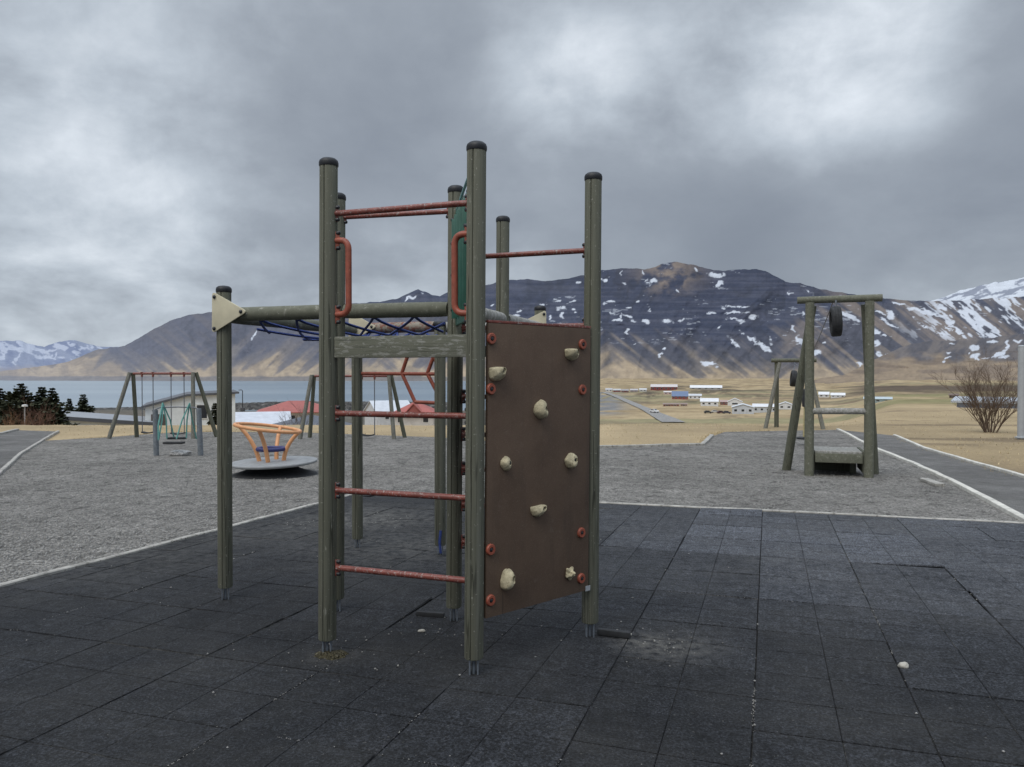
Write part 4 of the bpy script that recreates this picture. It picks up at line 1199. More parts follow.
# ---- turquoise rope seat between two short posts
dq = gp(155, 455).y; gq = G(dq) - .012; xq = lambda u: (u - 512) / F * dq
zq = lambda y: CAMZ + (373 - y) / F * dq
tr = thing('rope_seat', 'low rope seat with turquoise ropes between two short blue grey posts', 'rope swing', ((xq(155) + xq(198.5)) / 2, dq, gq))
for u, yt in ((155, 410), (198.5, 408.5)):
    taper_post(tr, (xq(u) + (.02 if u < 170 else .04), dq, gq - .05), (xq(u) - .0, dq, zq(yt)), .058, .055, 'post', BLUEGREY)
MB().tube([(xq(152), dq, zq(411)), (xq(160), dq, zq(407.5)), (xq(178), dq, zq(407)), (xq(194), dq, zq(407.5)), (xq(201), dq, zq(410))], .014, 8).build('top_wire', CHAIN, tr, 50)
for (ut, lo) in ((162.5, ((164, 439, -.28), (169, 440, .25), (166.5, 438.5, 0))), (189.5, ((181, 438, -.25), (191, 440, .28), (186, 438, 0)))):
    for (ul, yl, dd) in lo:
        MB().tube([(xq(ut), dq, zq(403)), (xq((ut + ul) / 2 + (1.5 if ut < 170 else -1)), dq + dd * .5, zq(420)), (xq(ul), dq + dd, zq(yl))], .016, 8).build('rope', TURQ, tr, 60)
MB().tube([(xq(164), dq - .28, zq(439)), (xq(163.8), dq - .28, zq(425)), (xq(162.5), dq, zq(403))], .018, 8).build('rope', TURQ, tr, 60)
MB().box((xq(172.5), dq + .2, zq(439)), (.38, .16, .045)).build('seat', RUBBER, tr, 40, .012)
MB().box((xq(178), dq - .22, zq(442)), (.42, .17, .045)).build('seat', RUBBER, tr, 40, .012)

# ---- merry-go-round
mp_ = gp(273, 474); dm = mp_.y; xm = (273.5 - 512) / F * dm; gm = G(dm) - .012
zm = CAMZ + (373 - 461.5) / F * dm
mg = thing('merry_go_round', 'grey disc roundabout with tilted orange ring handrail on gravel', 'roundabout', (xm, dm, gm))
TM_ = Matrix.Rotation(R(-1.5), 3, 'Y') @ Matrix.Rotation(R(1.0), 3, 'X')
MB().lathe([(.05, -.055), (.66, -.05), (.725, -.035), (.735, -.012), (.73, .004), (.70, .008), (.10, .014), (.02, .014)], (xm, dm, zm), 56, TM_).build('disc', DISC, mg, 40)
ped = MB().lathe([(.74, 0), (.46, .09), (.30, .17), (.16, max(.13, zm - gm - .06))], (xm, dm, gm), 24, None).build('pedestal', RUBBER, mg, 40)
for k in range(8):
    a = k * math.pi / 4
    MB().lathe([(.035, -.11), (.035, -.05)], (xm + math.cos(a) * .30, dm + math.sin(a) * .30, zm), 10).build('bearing_bolt', STEEL, mg, 40)
RT = Matrix.Rotation(R(7.5), 3, 'Y') @ Matrix.Rotation(R(-1.2), 3, 'X')
zr = CAMZ + (373 - 428) / F * dm
ringc = Vector((xm - .10, dm, zr))
ring = [ringc + RT @ Vector((.545 * math.cos(2 * math.pi * k / 48), .545 * math.sin(2 * math.pi * k / 48), 0)) for k in range(49)]
MB().tube(ring, .030, 12, caps=False).build('hand_ring', ORANGE, mg, 60)
for ang in (84, 180, 272, 0):
    a = R(ang); top_ = ringc + RT @ Vector((.545 * math.cos(a), .545 * math.sin(a), 0))
    foot = Vector((xm - .04 +   .21 * math.cos(a), dm + .21 * math.sin(a), zm))
    mid = foot.lerp(top_, .5) + Vector((-math.cos(a) * .11, -math.sin(a) * .11, .05))
    pts_ = []
    for k in range(13):
        t = k / 12; pts_.append(foot * (1 - t) ** 2 + mid * 2 * t * (1 - t) + top_ * t * t)
    MB().tube(pts_, [.038 - .006 * k / 12 for k in range(13)], 12).build('leg', ORANGE, mg, 60)
bc = Vector((xm - .045, dm, CAMZ + (373 - 449) / F * dm))
MB().tube([bc + Vector((.225 * math.cos(2 * math.pi * k / 32), .225 * math.sin(2 * math.pi * k / 32), 0)) for k in range(33)], .034, 10, caps=False).build('inner_ring', NAVY, mg, 60)

# ================================================================== RIGHT EDGE POST AND SHRUBS
pb_ = gp(1021.5, 438)
lp = thing('grey_post', 'tall pale grey metal post at the right edge standing in dry grass', 'post', pb_)
hz_ = CAMZ + (373 - 346) / F * pb_.y
MB().tube([pb_ - Vector((0, 0, .05)), (pb_.x, pb_.y, hz_)], .095, 20).build('pole', GREYP, lp, 60)
MB().lathe([(.10, -.03), (.10, .0), (.06, .02), (.01, .025)], (pb_.x, pb_.y, hz_), 20).build('pole_cap', GREYP, lp, 50)
MB().lathe([(.16, 0), (.16, .03), (.11, .04)], (pb_.x, pb_.y, pb_.z), 20).build('base_plate', GREYP, lp, 50)

TWIG = mat_paint('bare_twigs', (.16, .085, .06), .9, .35, None, 3)
def bare_shrub(label, base, height, spread, seed, stems=16, depth=3, thick=.03, mat=TWIG, group=None):
    rr = random.Random(seed); m = MB()
    def grow(p, d, L, r, lev):
        n = 4; pts = [p]; q = p
        for k in range(n):
            d = (d + Vector((rr.gauss(0, .13), rr.gauss(0, .13), .06))).normalized(); q = q + d * (L / n); pts.append(q)
        m.tube(pts, [r * (1 - .5 * k / n) for k in range(n + 1)], 5 if lev else 6, caps=False)
        if lev < depth:
            for k in range(3 if lev < 2 else 4):
                i = rr.randint(1, n); dd = (d + Vector((rr.gauss(0, .5), rr.gauss(0, .5), rr.gauss(.15, .3)))).normalized()
                grow(pts[i], dd, L * rr.uniform(.45, .75), r * .55, lev + 1)
    for s in range(stems):
        a = rr.uniform(0, 6.28); k = rr.random() ** .6 * spread
        d = Vector((math.cos(a) * k, math.sin(a) * k, 1)).normalized()
        grow(base + Vector((math.cos(a) * .15, math.sin(a) * .15, -.05)), d, height * rr.uniform(.42, .62), thick * rr.uniform(.6, 1.1), 0)
    t = thing('bare_shrub', label, 'shrub', base, group)
    m.build('branches', mat, t, 80)
    return t
sbp = gp(991, 431.5); sbp.z = float(terrain(sbp.x, sbp.y))
bare_shrub('leafless reddish brown shrub with fanned stems near the right edge', sbp, 2.5, .75, 4, 26, 4, .020, mat_paint('red_brown_twigs', (.15, .105, .075), .9, .35, None, 3))

# ================================================================== HOUSES
def house(name, label, c, w, dp, wallh, rise, wallc, roofc, kind='gable', rot=0, wins=(), door=None, ov=.35, chimney=False, ridge='x', group=None, cat='house', small=False, trim=None):
    c = Vector(c); t = thing(name, label, cat, c, group)
    M = Matrix.Rotation(rot, 3, 'Z')
    q = lambda x, y, z: c + M @ Vector((x, y, z))
    wm, rm = wallmat(wallc), wallmat(roofc, 'roof')
    hw, hd = w / 2, dp / 2; W = MB(); sk = -1.2
    th = .16
    if kind == 'mono':          # roof falls along x: low at -x
        z0, z1 = wallh, wallh + rise
        W.add([q(-hw, -hd, sk), q(hw, -hd, sk), q(hw, hd, sk), q(-hw, hd, sk), q(-hw, -hd, z0), q(hw, -hd, z1), q(hw, hd, z1), q(-hw, hd, z0)], [(3, 2, 1, 0), (4, 5, 6, 7), (0, 1, 5, 4), (1, 2, 6, 5), (2, 3, 7, 6), (3, 0, 4, 7)])
        k = rise / w
        Rf = MB().prism([q(-hw - ov, -hd - ov, z0 - ov * k + .01), q(hw + ov, -hd - ov, z1 + ov * k + .01), q(hw + ov, hd + ov, z1 + ov * k + .01), q(-hw - ov, hd + ov, z0 - ov * k + .01)], (0, 0, th))
        MB().prism([q(-hw - ov, -hd - ov - .05, z0 - ov * k - .12), q(hw + ov, -hd - ov - .05, z1 + ov * k - .12), q(hw + ov, -hd - ov - .05, z1 + ov * k + th - .01), q(-hw - ov, -hd - ov - .05, z0 - ov * k + th - .01)], M @ Vector((0, .045, 0))).build('fascia', wallmat((.10, .105, .12)), t, 30)
    elif kind == 'monod':       # roof falls toward the viewer (low at -y)
        z0, z1 = wallh, wallh + rise
        W.add([q(-hw, -hd, sk), q(hw, -hd, sk), q(hw, hd, sk), q(-hw, hd, sk), q(-hw, -hd, z0), q(hw, -hd, z0), q(hw, hd, z1), q(-hw, hd, z1)], [(3, 2, 1, 0), (4, 5, 6, 7), (0, 1, 5, 4), (1, 2, 6, 5), (2, 3, 7, 6), (3, 0, 4, 7)])
        k = rise / dp
        Rf = MB().prism([q(-hw - ov, -hd - ov, z0 - ov * k + .01), q(hw + ov, -hd - ov, z0 - ov * k + .01), q(hw + ov, hd + ov, z1 + ov * k + .01), q(-hw - ov, hd + ov, z1 + ov * k + .01)], (0, 0, th))
    elif kind == 'asym':        # low eave at -x, ridge at ridge fraction, nearly flat to +x
        pk, e0, e1, e2 = rise
        px_ = -hw + w * pk
        pr_ = [(-hw, sk), (hw, sk), (hw, e2), (px_, e1), (-hw, e0)]
        W.prism([q(x, -hd, z) for x, z in pr_], M @ Vector((0, dp, 0)))
        k0 = (e1 - e0) / (px_ + hw); k2 = (e1 - e2) / (hw - px_)
        Rf = MB().prism([q(x, -hd - ov, z) for x, z in ((-hw - ov, e0 - k0 * ov + .02), (px_, e1 + .02), (hw + ov, e2 - k2 * ov + .02), (hw + ov, e2 - k2 * ov + th + .02), (px_, e1 + th + .02), (-hw - ov, e0 - k0 * ov + th + .02))], M @ Vector((0, dp + 2 * ov, 0)))
    elif kind == 'hip':
        W.box(q(0, 0, (wallh + sk) / 2), (w, dp, wallh - sk), M)
        Rf = MB(); i = min(hw, hd) * .95; e = wallh; a, b = hw + ov, hd + ov
        if w >= dp: r0, r1 = q(-(hw - i), 0, e + rise), q(hw - i, 0, e + rise)
        else: r0, r1 = q(-.05, 0, e + rise), q(.05, 0, e + rise)
        Rf.add([q(-a, -b, e), q(a, -b, e), q(a, b, e), q(-a, b, e), q(-a, -b, e + .15), q(a, -b, e + .15), q(a, b, e + .15), q(-a, b, e + .15), r0, r1], [(3, 2, 1, 0), (0, 1, 5, 4), (1, 2, 6, 5), (2, 3, 7, 6), (3, 0, 4, 7), (4, 5, 9, 8), (5, 6, 9), (6, 7, 8, 9), (7, 4, 8)])
    elif kind == 'flat':
        W.box(q(0, 0, (wallh + sk) / 2), (w, dp, wallh - sk), M); Rf = MB().box(q(0, 0, wallh + .12), (w + 2 * ov, dp + 2 * ov, .24), M)
    else:
        e = wallh
        if ridge == 'x':
            pr_ = [(-hd, sk), (hd, sk), (hd, e), (0, e + rise), (-hd, e)]
            W.prism([q(-hw, y, z) for y, z in pr_], M @ Vector((w, 0, 0))); k = rise / hd; o_ = ov
            Rf = MB().prism([q(-hw - ov, y, z) for y, z in ((-hd - o_, e - k * o_ + .02), (0, e + rise + .02), (hd + o_, e - k * o_ + .02), (hd + o_, e - k * o_ + th + .02), (0, e + rise + th + .02), (-hd - o_, e - k * o_ + th + .02))], M @ Vector((w + 2 * ov, 0, 0)))
        else:
            pr_ = [(-hw, sk), (hw, sk), (hw, e), (0, e + rise), (-hw, e)]
            W.prism([q(x, -hd, z) for x, z in pr_], M @ Vector((0, dp, 0))); k = rise / hw; o_ = ov
            Rf = MB().prism([q(x, -hd - ov, z) for x, z in ((-hw - o_, e - k * o_ + .02), (0, e + rise + .02), (hw + o_, e - k * o_ + .02), (hw + o_, e - k * o_ + th + .02), (0, e + rise + th + .02), (-hw - o_, e - k * o_ + th + .02))], M @ Vector((0, dp + 2 * ov, 0)))
    W.build('wall', wm, t, 30); ro = Rf.build('roof', rm, t, 30)
    if chimney: MB().box(q(hw * .3, .2, wallh + rise + .3), (.6, .6, 1.2), M).build('chimney', wm, ro, 30)
    for (x, z, ww, hh) in wins:
        f = MB().box(q(x, -hd - .02, z), (ww + .16, .07, hh + .16), M).build('window', PAINTW, t, 30)
        MB().box(q(x, -hd - .05, z), (ww, .06, hh), M).build('pane', DARKGLASS, f, 30)
    if door:
        x, ww, hh = door
        f = MB().box(q(x, -hd - .02, hh / 2), (ww + .16, .07, hh + .1), M).build('door', wallmat((.12, .10, .09)), t, 30)
    return t
def hx(u, d): return (u - 512) / F * d
def zat(y, d): return CAMZ + (373 - y) / F * d
# near left houses below the crest
def facing(u, d, dp, extra=0.0):
    a_ = -math.atan2(u - 512, F) + extra
    o_ = Matrix.Rotation(a_, 3, 'Z') @ Vector((0, dp / 2, 0))
    return hx(u, d) + o_.x, d + o_.y, a_
d = 62.0; x_, y_, a_ = facing(191, d, 8)
house('house', 'white house with dark sloping roof edge and dark window behind left swing set', (x_, y_, zat(431, d) - .6), 6.7, 8, 2.6, (.455, 2.55, 3.4, 3.55), (.82, .85, .85), (.105, .11, .125), 'asym', a_, [(.8, 2.15, .75, 1.05)], (-2.4, .9, 1.95), .3)
d = 58.0; x_, y_, a_ = facing(106, d, 8)
house('house', 'low white house with broad grey roof right of the spruce trees', (x_, y_, zat(417, d) - 1.9), 6.0, 8, 1.9, -.62, (.86, .91, .93), (.30, .315, .34), 'mono', a_, [(-1.3, .95, .35, .3)], None, .3)
# grey roof and red roofs behind the roundabout
d = 75.0
house('house', 'low building with plain dark grey roof below the red hipped roof', (hx(312, d) - 1.4, d + 5, zat(424, d) - 2.75), 8.4, 10, 1.9, 1.5, (.55, .55, .53), (.115, .125, .15), 'hip', R(15), (), None, .3)
d = 150.0
house('house', 'long house with red hipped roof seen left of the tower ladder', (hx(297, d) - 1.6, d + 6, zat(413, d) - 3.0), 14.0, 11, 3.0, 2.2, (.62, .62, .60), (.40, .115, .095), 'hip', R(15), [(-4, 2.0, 1.2, 1.0), (-1, 2.0, 1.2, 1.0), (2.4, 2.0, 1.2, 1.0)], None, .9)
d = 150.0
hr = house('house', 'house with red roof and small front gable seen through the ladder', (hx(412, d), d + 6, zat(415, d) - 3.0), 8.0, 9, 3.0, 2.5, (.64, .62, .60), (.40, .115, .095), 'hip', 0, [(-2.5, 2.0, 1.0, 1.0), (2.5, 2.0, 1.0, 1.0)], None, .7)
gx = hx(413, d); gy = d + 6 - 4.5 - .9
MB().prism([(gx - 1.6, gy, zat(414.5, d)), (gx + 1.6, gy, zat(414.5, d)), (gx, gy, zat(404.5, d))], (0, 3.5, 0)).build('front_gable', wallmat((.30, .09, .08)), hr, 30)
MB().prism([(gx - 1.9, gy - .2, zat(415, d)), (gx, gy - .2, zat(404.4, d)), (gx + 1.9, gy - .2, zat(415, d)), (gx + 1.9, gy - .2, zat(414, d)), (gx, gy - .2, zat(403.2, d)), (gx - 1.9, gy - .2, zat(414, d))], (0, 3.9, 0)).build('gable_roof', wallmat((.40, .115, .095), 'roof'), hr, 30)
d = 120.0
house('hall', 'low hall with bright white roof behind the roundabout ring', (hx(262, d) - 2, d + 6, zat(413.5, d + 10) - 5.2), 9.0, 12, 2.4, 2.8, (.60, .63, .68), (.60, .63, .69), 'monod', R(18), (), None, .2, cat='hall')
house('hall', 'hall with white roof left of the gabled red roof house', (hx(383, d + 50), d + 58, zat(402.5, d + 50) - 4.6), 8.5, 12, 2.2, 2.4, (.62, .64, .67), (.60, .63, .68), 'gable', R(24), [(-2, 1.2, .8, .7), (1, 1.2, .8, .7)], None, .3, cat='hall')
# breakwater across the harbour
def breakwater():
    m = MB(); rr = random.Random(4); n = 220; zt_ = lambda u: zat(np.interp(u, [80, 150, 215, 240, 305, 320, 460], [408.5, 406.8, 403.2, 402.8, 401, 401.5, 402]), 590)
    rows = [(-14, -30), (-9, .35), (-5, .8), (-1.5, 1.0), (1.5, 1.0), (6, .7), (14, -30)]
    for i in range(n + 1):
        u = 80 + (455 - 80) * i / n
        for off, f in rows:
            dd = 590 + off + rr.uniform(-1, 1); z = -30 if f < 0 else mix(-27, float(zt_(u)), f) + rr.uniform(-.3, .3)
            m.v.append((hx(u, 590), dd, z))
    k = len(rows)
    for i in range(n):
        for j in range(k - 1): m.f.append((i * k + j, (i + 1) * k + j, (i + 1) * k + j + 1, i * k + j + 1))
    o = m.build('breakwater', mat_gravel('dark_rock', (.05, .05, .052), (.15, .145, .135), (.22, .21, .2), .012), None, 20)
    tag(o, 'long dark rock breakwater in the water beyond the red roofs', 'breakwater')
breakwater()
d = 200.0
ml = thing('street_lamp', 'thin dark harbour lamp post against the water left of the red roofs', 'lamp', (hx(242.5, d), d, float(terrain(hx(242.5, d), d))))
zl = zat(391, d); MB().tube([(hx(242.5, d), d, float(terrain(hx(242.5, d), d)) - .2), (hx(242.5, d), d, zl), (hx(241.8, d), d, zl + .25), (hx(240.3, d), d, zl + .3)], [.14, .10, .08, .08], 8).build('pole', CAP, ml, 60)
MB().box((hx(240, d), d, zl + .25), (.7, .3, .15)).build('lamp_head', CAP, ml, 40, .03)
MB().box((hx(242.5, d), d, zat(410, d) + .1), (.9, .9, 1.0)).build('base_block', wallmat((.08, .08, .09)), ml, 40, .05)

# village on the plain
def vh(label, u, yb, wpx, dpth, hpx, rpx, wc, rc, kind='gable', ridge='x', rot=0, wins=0, name='house', group=None, cat='house', door=False):
    c = on_terrain(u, yb, 60); d = c.y; k = d / F
    w = wpx * k; wl = []; rot = rot - math.atan2(u - 512, F)
    fx = Matrix.Rotation(rot, 3, 'Z') @ Vector((0, dpth / 2, 0))
    hh = hpx * k
    for i in range(wins):
        wl.append((-w / 2 + w * (i + .5) / wins, hh * .55, w / wins * .38, hh * .34))
    return house(name, label, (c.x + fx.x, c.y + fx.y, c.z), w, dpth, hh, rpx * k, wc, rc, kind, rot, wl, None, .4, False, ridge, group, cat)
W_ = (.72, .73, .74); RED = (.28, .07, .06); GREYR = (.30, .32, .35); WR = (.76, .77, .79)
vh('long dark red barn with pale roof at the back of the village', 664, 390.5, 26, 12, 3.6, 2.4, (.24, .055, .05), (.62, .58, .58), wins=6, name='barn', cat='barn')
vh('long low barn with white roof right of the dark red barn', 706, 389.6, 31, 14, 1.8, 2.4, (.45, .43, .40), WR, wins=5, name='barn', cat='barn')
vh('blue roofed house with red walls in the village middle', 680, 399.5, 15.5, 9, 3.4, 4.6, (.30, .08, .07), (.15, .21, .34), wins=4)
vh('low white house right of the blue roofed house', 695, 399, 12.5, 9, 3.2, 1.6, W_, (.60, .62, .65), wins=3)
vh('small pink white house left of the blue roofed house', 668, 394.5, 8, 7, 2.2, 1.0, (.62, .45, .42), (.66, .62, .62), wins=2)
vh('white house with pale steep roof above the parked cars', 709.5, 406, 17, 10, 4.4, 3.0, W_, WR, wins=3, ridge='x')
vh('small dark red house between two white houses', 724, 405, 7, 7, 3.0, 1.6, (.20, .06, .055), (.42, .30, .28), wins=2)
vh('white house with tall roof behind the grey hall', 735, 406, 14, 9, 4.2, 3.2, W_, WR, ridge='y', wins=1)
vh('grey white industrial hall with long front below the tall white house', 743, 414, 21, 14, 6.5, 3.0, (.56, .59, .63), (.66, .69, .72), ridge='y', wins=3, name='hall', cat='hall')
vh('wide pale industrial hall with low white roof', 765, 412.5, 23, 14, 5.6, 2.4, (.54, .57, .60), WR, wins=4, name='hall', cat='hall')
vh('white gabled hall at the right end of the village halls', 785.5, 409.5, 13.5, 12, 4.6, 2.6, W_, (.70, .72, .75), ridge='y', wins=2, name='hall', cat='hall')
for i, (u, yb, w_, c_, r_, lb) in enumerate([(609, 391.5, 6.5, W_, (.5, .5, .52), 'white cottage at the left end of the far row'), (617, 392, 7, RED, (.5, .5, .5), 'dark red cottage second in the far row beside the white cottage'), (625, 392.3, 7, (.25, .10, .09), (.35, .33, .33), 'brownish red cottage in the middle of the far row'), (634, 392, 7.5, (.42, .34, .34), (.48, .46, .47), 'greyish pink cottage at the right of the far row'), (643, 391.5, 7, W_, (.60, .6, .6), 'white cottage at the right end of the far row')]):
    vh(lb, u, yb, w_, 8, 1.7, 1.3, c_, r_, wins=2, group='row of far cottages')
for i, (u, w_, c_, lb) in enumerate([(667, 7, (.20, .09, .07), 'rusty brown shed left of its row below the blue roof'), (675, 8, (.28, .13, .10), 'reddish shed in the middle of the row below the blue roof'), (684, 6, (.34, .24, .20), 'pale brown shed right in the row below the blue roof')]):
    vh(lb, u, 406.3, w_, 5, 1.9, 1.0, c_, (.30, .22, .19), wins=1, name='shed', cat='shed', group='rusty sheds')
vh('white farmhouse with gable beyond the zip line platform', 824, 397.5, 9.5, 9, 3.0, 2.4, W_, WR, wins=2)
vh('white farm outbuilding right of the gabled farmhouse', 838, 397.5, 13, 9, 2.2, 2.2, W_, WR, wins=3, name='barn', cat='barn')
vh('low teal grey shed right of the near zip line frame', 878, 402.5, 25, 9, 3.4, 1.8, (.30, .40, .42), (.50, .58, .62), wins=3, name='shed', cat='shed')
vh('long low pale blue building behind the bare shrub', 1010, 414.5, 92, 12, 5.2, 2.2, (.36, .42, .54), (.48, .52, .57), wins=0, name='hall', cat='hall')
vh('small dark brown hut on the field left of the bare shrub', 954, 398, 8, 5, 2.6, 1.4, (.10, .07, .06), (.16, .11, .09), wins=1, name='hut', cat='hut')

# vehicles
def car(label, u, yb, colr, rot, group=None, scale=1.0, truck=False):
    c = on_terrain(u, yb, 60); c.z += .35 if group is None else .05
    t = thing('parked_car' if group else 'car', label, 'car', c, group)
    M = Matrix.Rotation(rot, 3, 'Z'); q = lambda x, y, z: c + M @ Vector((x * scale, y * scale, z * scale))
    prof_ = [(-2.1, .35), (2.1, .35), (2.15, .75), (1.9, .95), (1.05, 1.02), (.55, 1.5), (-1.2, 1.55), (-1.9, 1.05), (-2.15, .95)]
    bm_ = MB().prism([q(x, -.85, z) for x, z in prof_], M @ Vector((0, 1.7 * scale, 0)))
    bo = bm_.build('body', mat_paint('car_paint_%d' % int(u), colr, .3, .08, None, 1), t, 30, .06)
    for s in (-1, 1):
        MB().prism([q(x, s * .865, z) for x, z in ((.9, 1.05), (.5, 1.42), (-1.15, 1.45), (-1.6, 1.08))], M @ Vector((0, s * .012, 0))).build('side_window', CARGLASS, bo, 30)
        for x in (-1.35, 1.35):
            MB().tube([q(x, s * .62, .33), q(x, s * .88, .33)], .33 * scale, 14).build('wheel', RUBBER, t, 40)
    MB().prism([q(1.07, -.7, 1.03), q(.58, -.68, 1.47), q(.58, .68, 1.47), q(1.07, .7, 1.03)], M @ Vector((.03, 0, .02))).build('windscreen', CARGLASS, bo, 30)
    return t
car('white car driving on the grey road toward the village', 654.5, 413.3, (.75, .75, .76), R(-60), None, 1.25)
for u, yb, c_, lb in ((708, 413.5, (.05, .055, .06), 'black car parked leftmost in the row below the white house'), (715.5, 413, (.55, .55, .55), 'pale grey car parked second in the row below the white house'), (721, 413.6, (.10, .05, .05), 'dark brown car parked third in the row beside the grey hall'), (727, 413.8, (.06, .06, .08), 'dark car parked nearest the grey hall')):
    car(lb, u, yb, c_, R(random.uniform(-20, 20)), 'cars parked below the white house', 1.0)

# ================================================================== TREES
NEEDLE = None
def mat_leaf(name, c0, c1):
    m, nt, b = newmat(name)
    n1 = noise(nt, coords(nt), 1.6, 4, .6); n2 = noise(nt, coords(nt), 14, 3, .6)
    c = mixc(nt, ramp(nt, n1, [(.35, 0.), (.65, 1.)]), c0, c1)
    c = mixc(nt, 1.0, c, ramp(nt, n2, [(.3, .6), (.7, 1.15)]), 'MULTIPLY')
    lk(nt, c, b.inputs['Base Color']); b.inputs['Roughness'].default_value = .8; b.inputs['Specular IOR Level'].default_value = .2
    return m
NEEDLE = mat_leaf('spruce_needles', (.030, .040, .026), (.085, .092, .055))
BARK = mat_paint('bark', (.07, .055, .045), .9, .3)
def spruce(label, u, d, ytop, height, rad, seed, group='spruce trees beside the low white house'):
    rr = random.Random(seed); x = hx(u, d); ztop_ = zat(ytop, d); z0 = ztop_ - height
    t = thing('spruce_tree', label, 'tree', (x, d, z0), group)
    MB().tube([(x, d, z0 - .3), (x + .02, d, z0 + height * .5), (x, d, ztop_ - .1)], [.13, .08, .015], 8).build('trunk', BARK, t, 60)
    m = MB(); z = z0 + .35
    lev = 0
    while z < ztop_ - .08:
        f = (z - z0) / height; Lr = rad * 1.5 * (1 - f) ** .85 * rr.uniform(.5, 1.25) + .05
        nb = int(12 + 9 * (1 - f))
        for k in range(nb):
            a = rr.uniform(0, 6.28); L = Lr * rr.uniform(.6, 1.15)
            dr = Vector((math.cos(a), math.sin(a), 0)); sdv = Vector((-dr.y, dr.x, 0))
            droop = rr.uniform(-.10, .30)
            steps = max(2, int(L / .16))
            for s in range(steps):
                fr = (s + .5) / steps; p = Vector((x, d, z)) + dr * L * fr + Vector((0, 0, L * (.16 * fr - droop * fr * fr)))
                wdt = (.09 + .14 * min(1, 3 * (1 - f)) + .16 * L * (1 - fr * .6)) * rr.uniform(.7, 1.3)
                for q in range(4):
                    an = rr.uniform(-1.3, 1.3); out = (dr * math.cos(an) + sdv * math.sin(an)); out.z = rr.uniform(-.45, .5); out.normalize()
                    ws = out.cross(Vector((rr.gauss(0, .6), rr.gauss(0, .6), 1))).normalized() * (.05 + .06 * rr.random())
                    e = p + out * wdt
                    m.add([p - ws * .6, p + ws * .6, p + out * wdt * .5 + ws, e, p + out * wdt * .5 - ws], [(0, 1, 2, 3, 4)])
        z += .13 + .05 * rr.random()
    m.build('crown', NEEDLE, t, 0)
    return t
spruce('dark spruce second from the left with a broad crown beside the left image edge', 20.5, 47, 382, 5.2, 1.9, 1)
spruce('dark spruce at the left image edge cut off by the frame', 0, 48, 388, 5.0, 1.6, 2)
spruce('narrow dark spruce third from the left with a twin top', 42, 48, 385.5, 4.8, 1.35, 3)
spruce('dense dark spruce right of the twin topped one', 52, 47, 387, 4.7, 1.05, 4)
spruce('smallest dark spruce, in the gap beside the low house', 69, 69, 397.5, 4.6, .55, 5)
spruce('conical dark spruce standing apart behind the corner of the low house', 83, 72, 393, 5.0, 1.3, 6)
spruce('small dark conifer against the white house wall behind left post', 214.5, 55, 403, 3.2, .55, 7, group=None)
bs = Vector((hx(34, 44), 44, float(terrain(hx(34, 44), 44))))
bare_shrub('reddish bare shrub in front of the spruce trees at left', bs, 2.5, .9, 12, 22, 3, .022, TWIG)
bs = Vector((hx(12, 43), 43, float(terrain(hx(12, 43), 43))))
bare_shrub('orange brown bare shrub at the foot of the leftmost spruces', bs, 1.9, .9, 13, 16, 3, .02, mat_paint('orange_twigs', (.22, .12, .06), .9, .3))
for u, yb, h, s, lb in ((305 - 2, 424, 1.7, 31, 'thin leafless sapling before the white roof, right one'), (299 - 4, 424, 1.6, 32, 'thin leafless sapling before the white roof, left one')):
    dd = 40; b_ = Vector((hx(u, dd), dd, float(terrain(hx(u, dd), dd))))
    bare_shrub(lb, b_, h * 1.25, .45, s, 6, 3, .018, mat_paint('grey_twigs', (.10, .085, .08), .9, .3), 'saplings before the white roof')
# small garden lamp among the shrubs
d = 45; lz = zat(406.5, d); gl_ = thing('garden_lamp', 'small white topped lamp post among the spruce trees', 'lamp', (hx(24.5, d), d, float(terrain(hx(24.5, d), d))))
MB().tube([(hx(24.5, d), d, float(terrain(hx(24.5, d), d))), (hx(24.5, d), d, lz)], .04, 8).build('pole', GREYP, gl_, 60)
MB().lathe([(.05, -.02), (.16, 0), (.15, .09), (.04, .12)], (hx(24.5, d), d, lz), 14).build('lamp_head', PAINTW, gl_, 50)

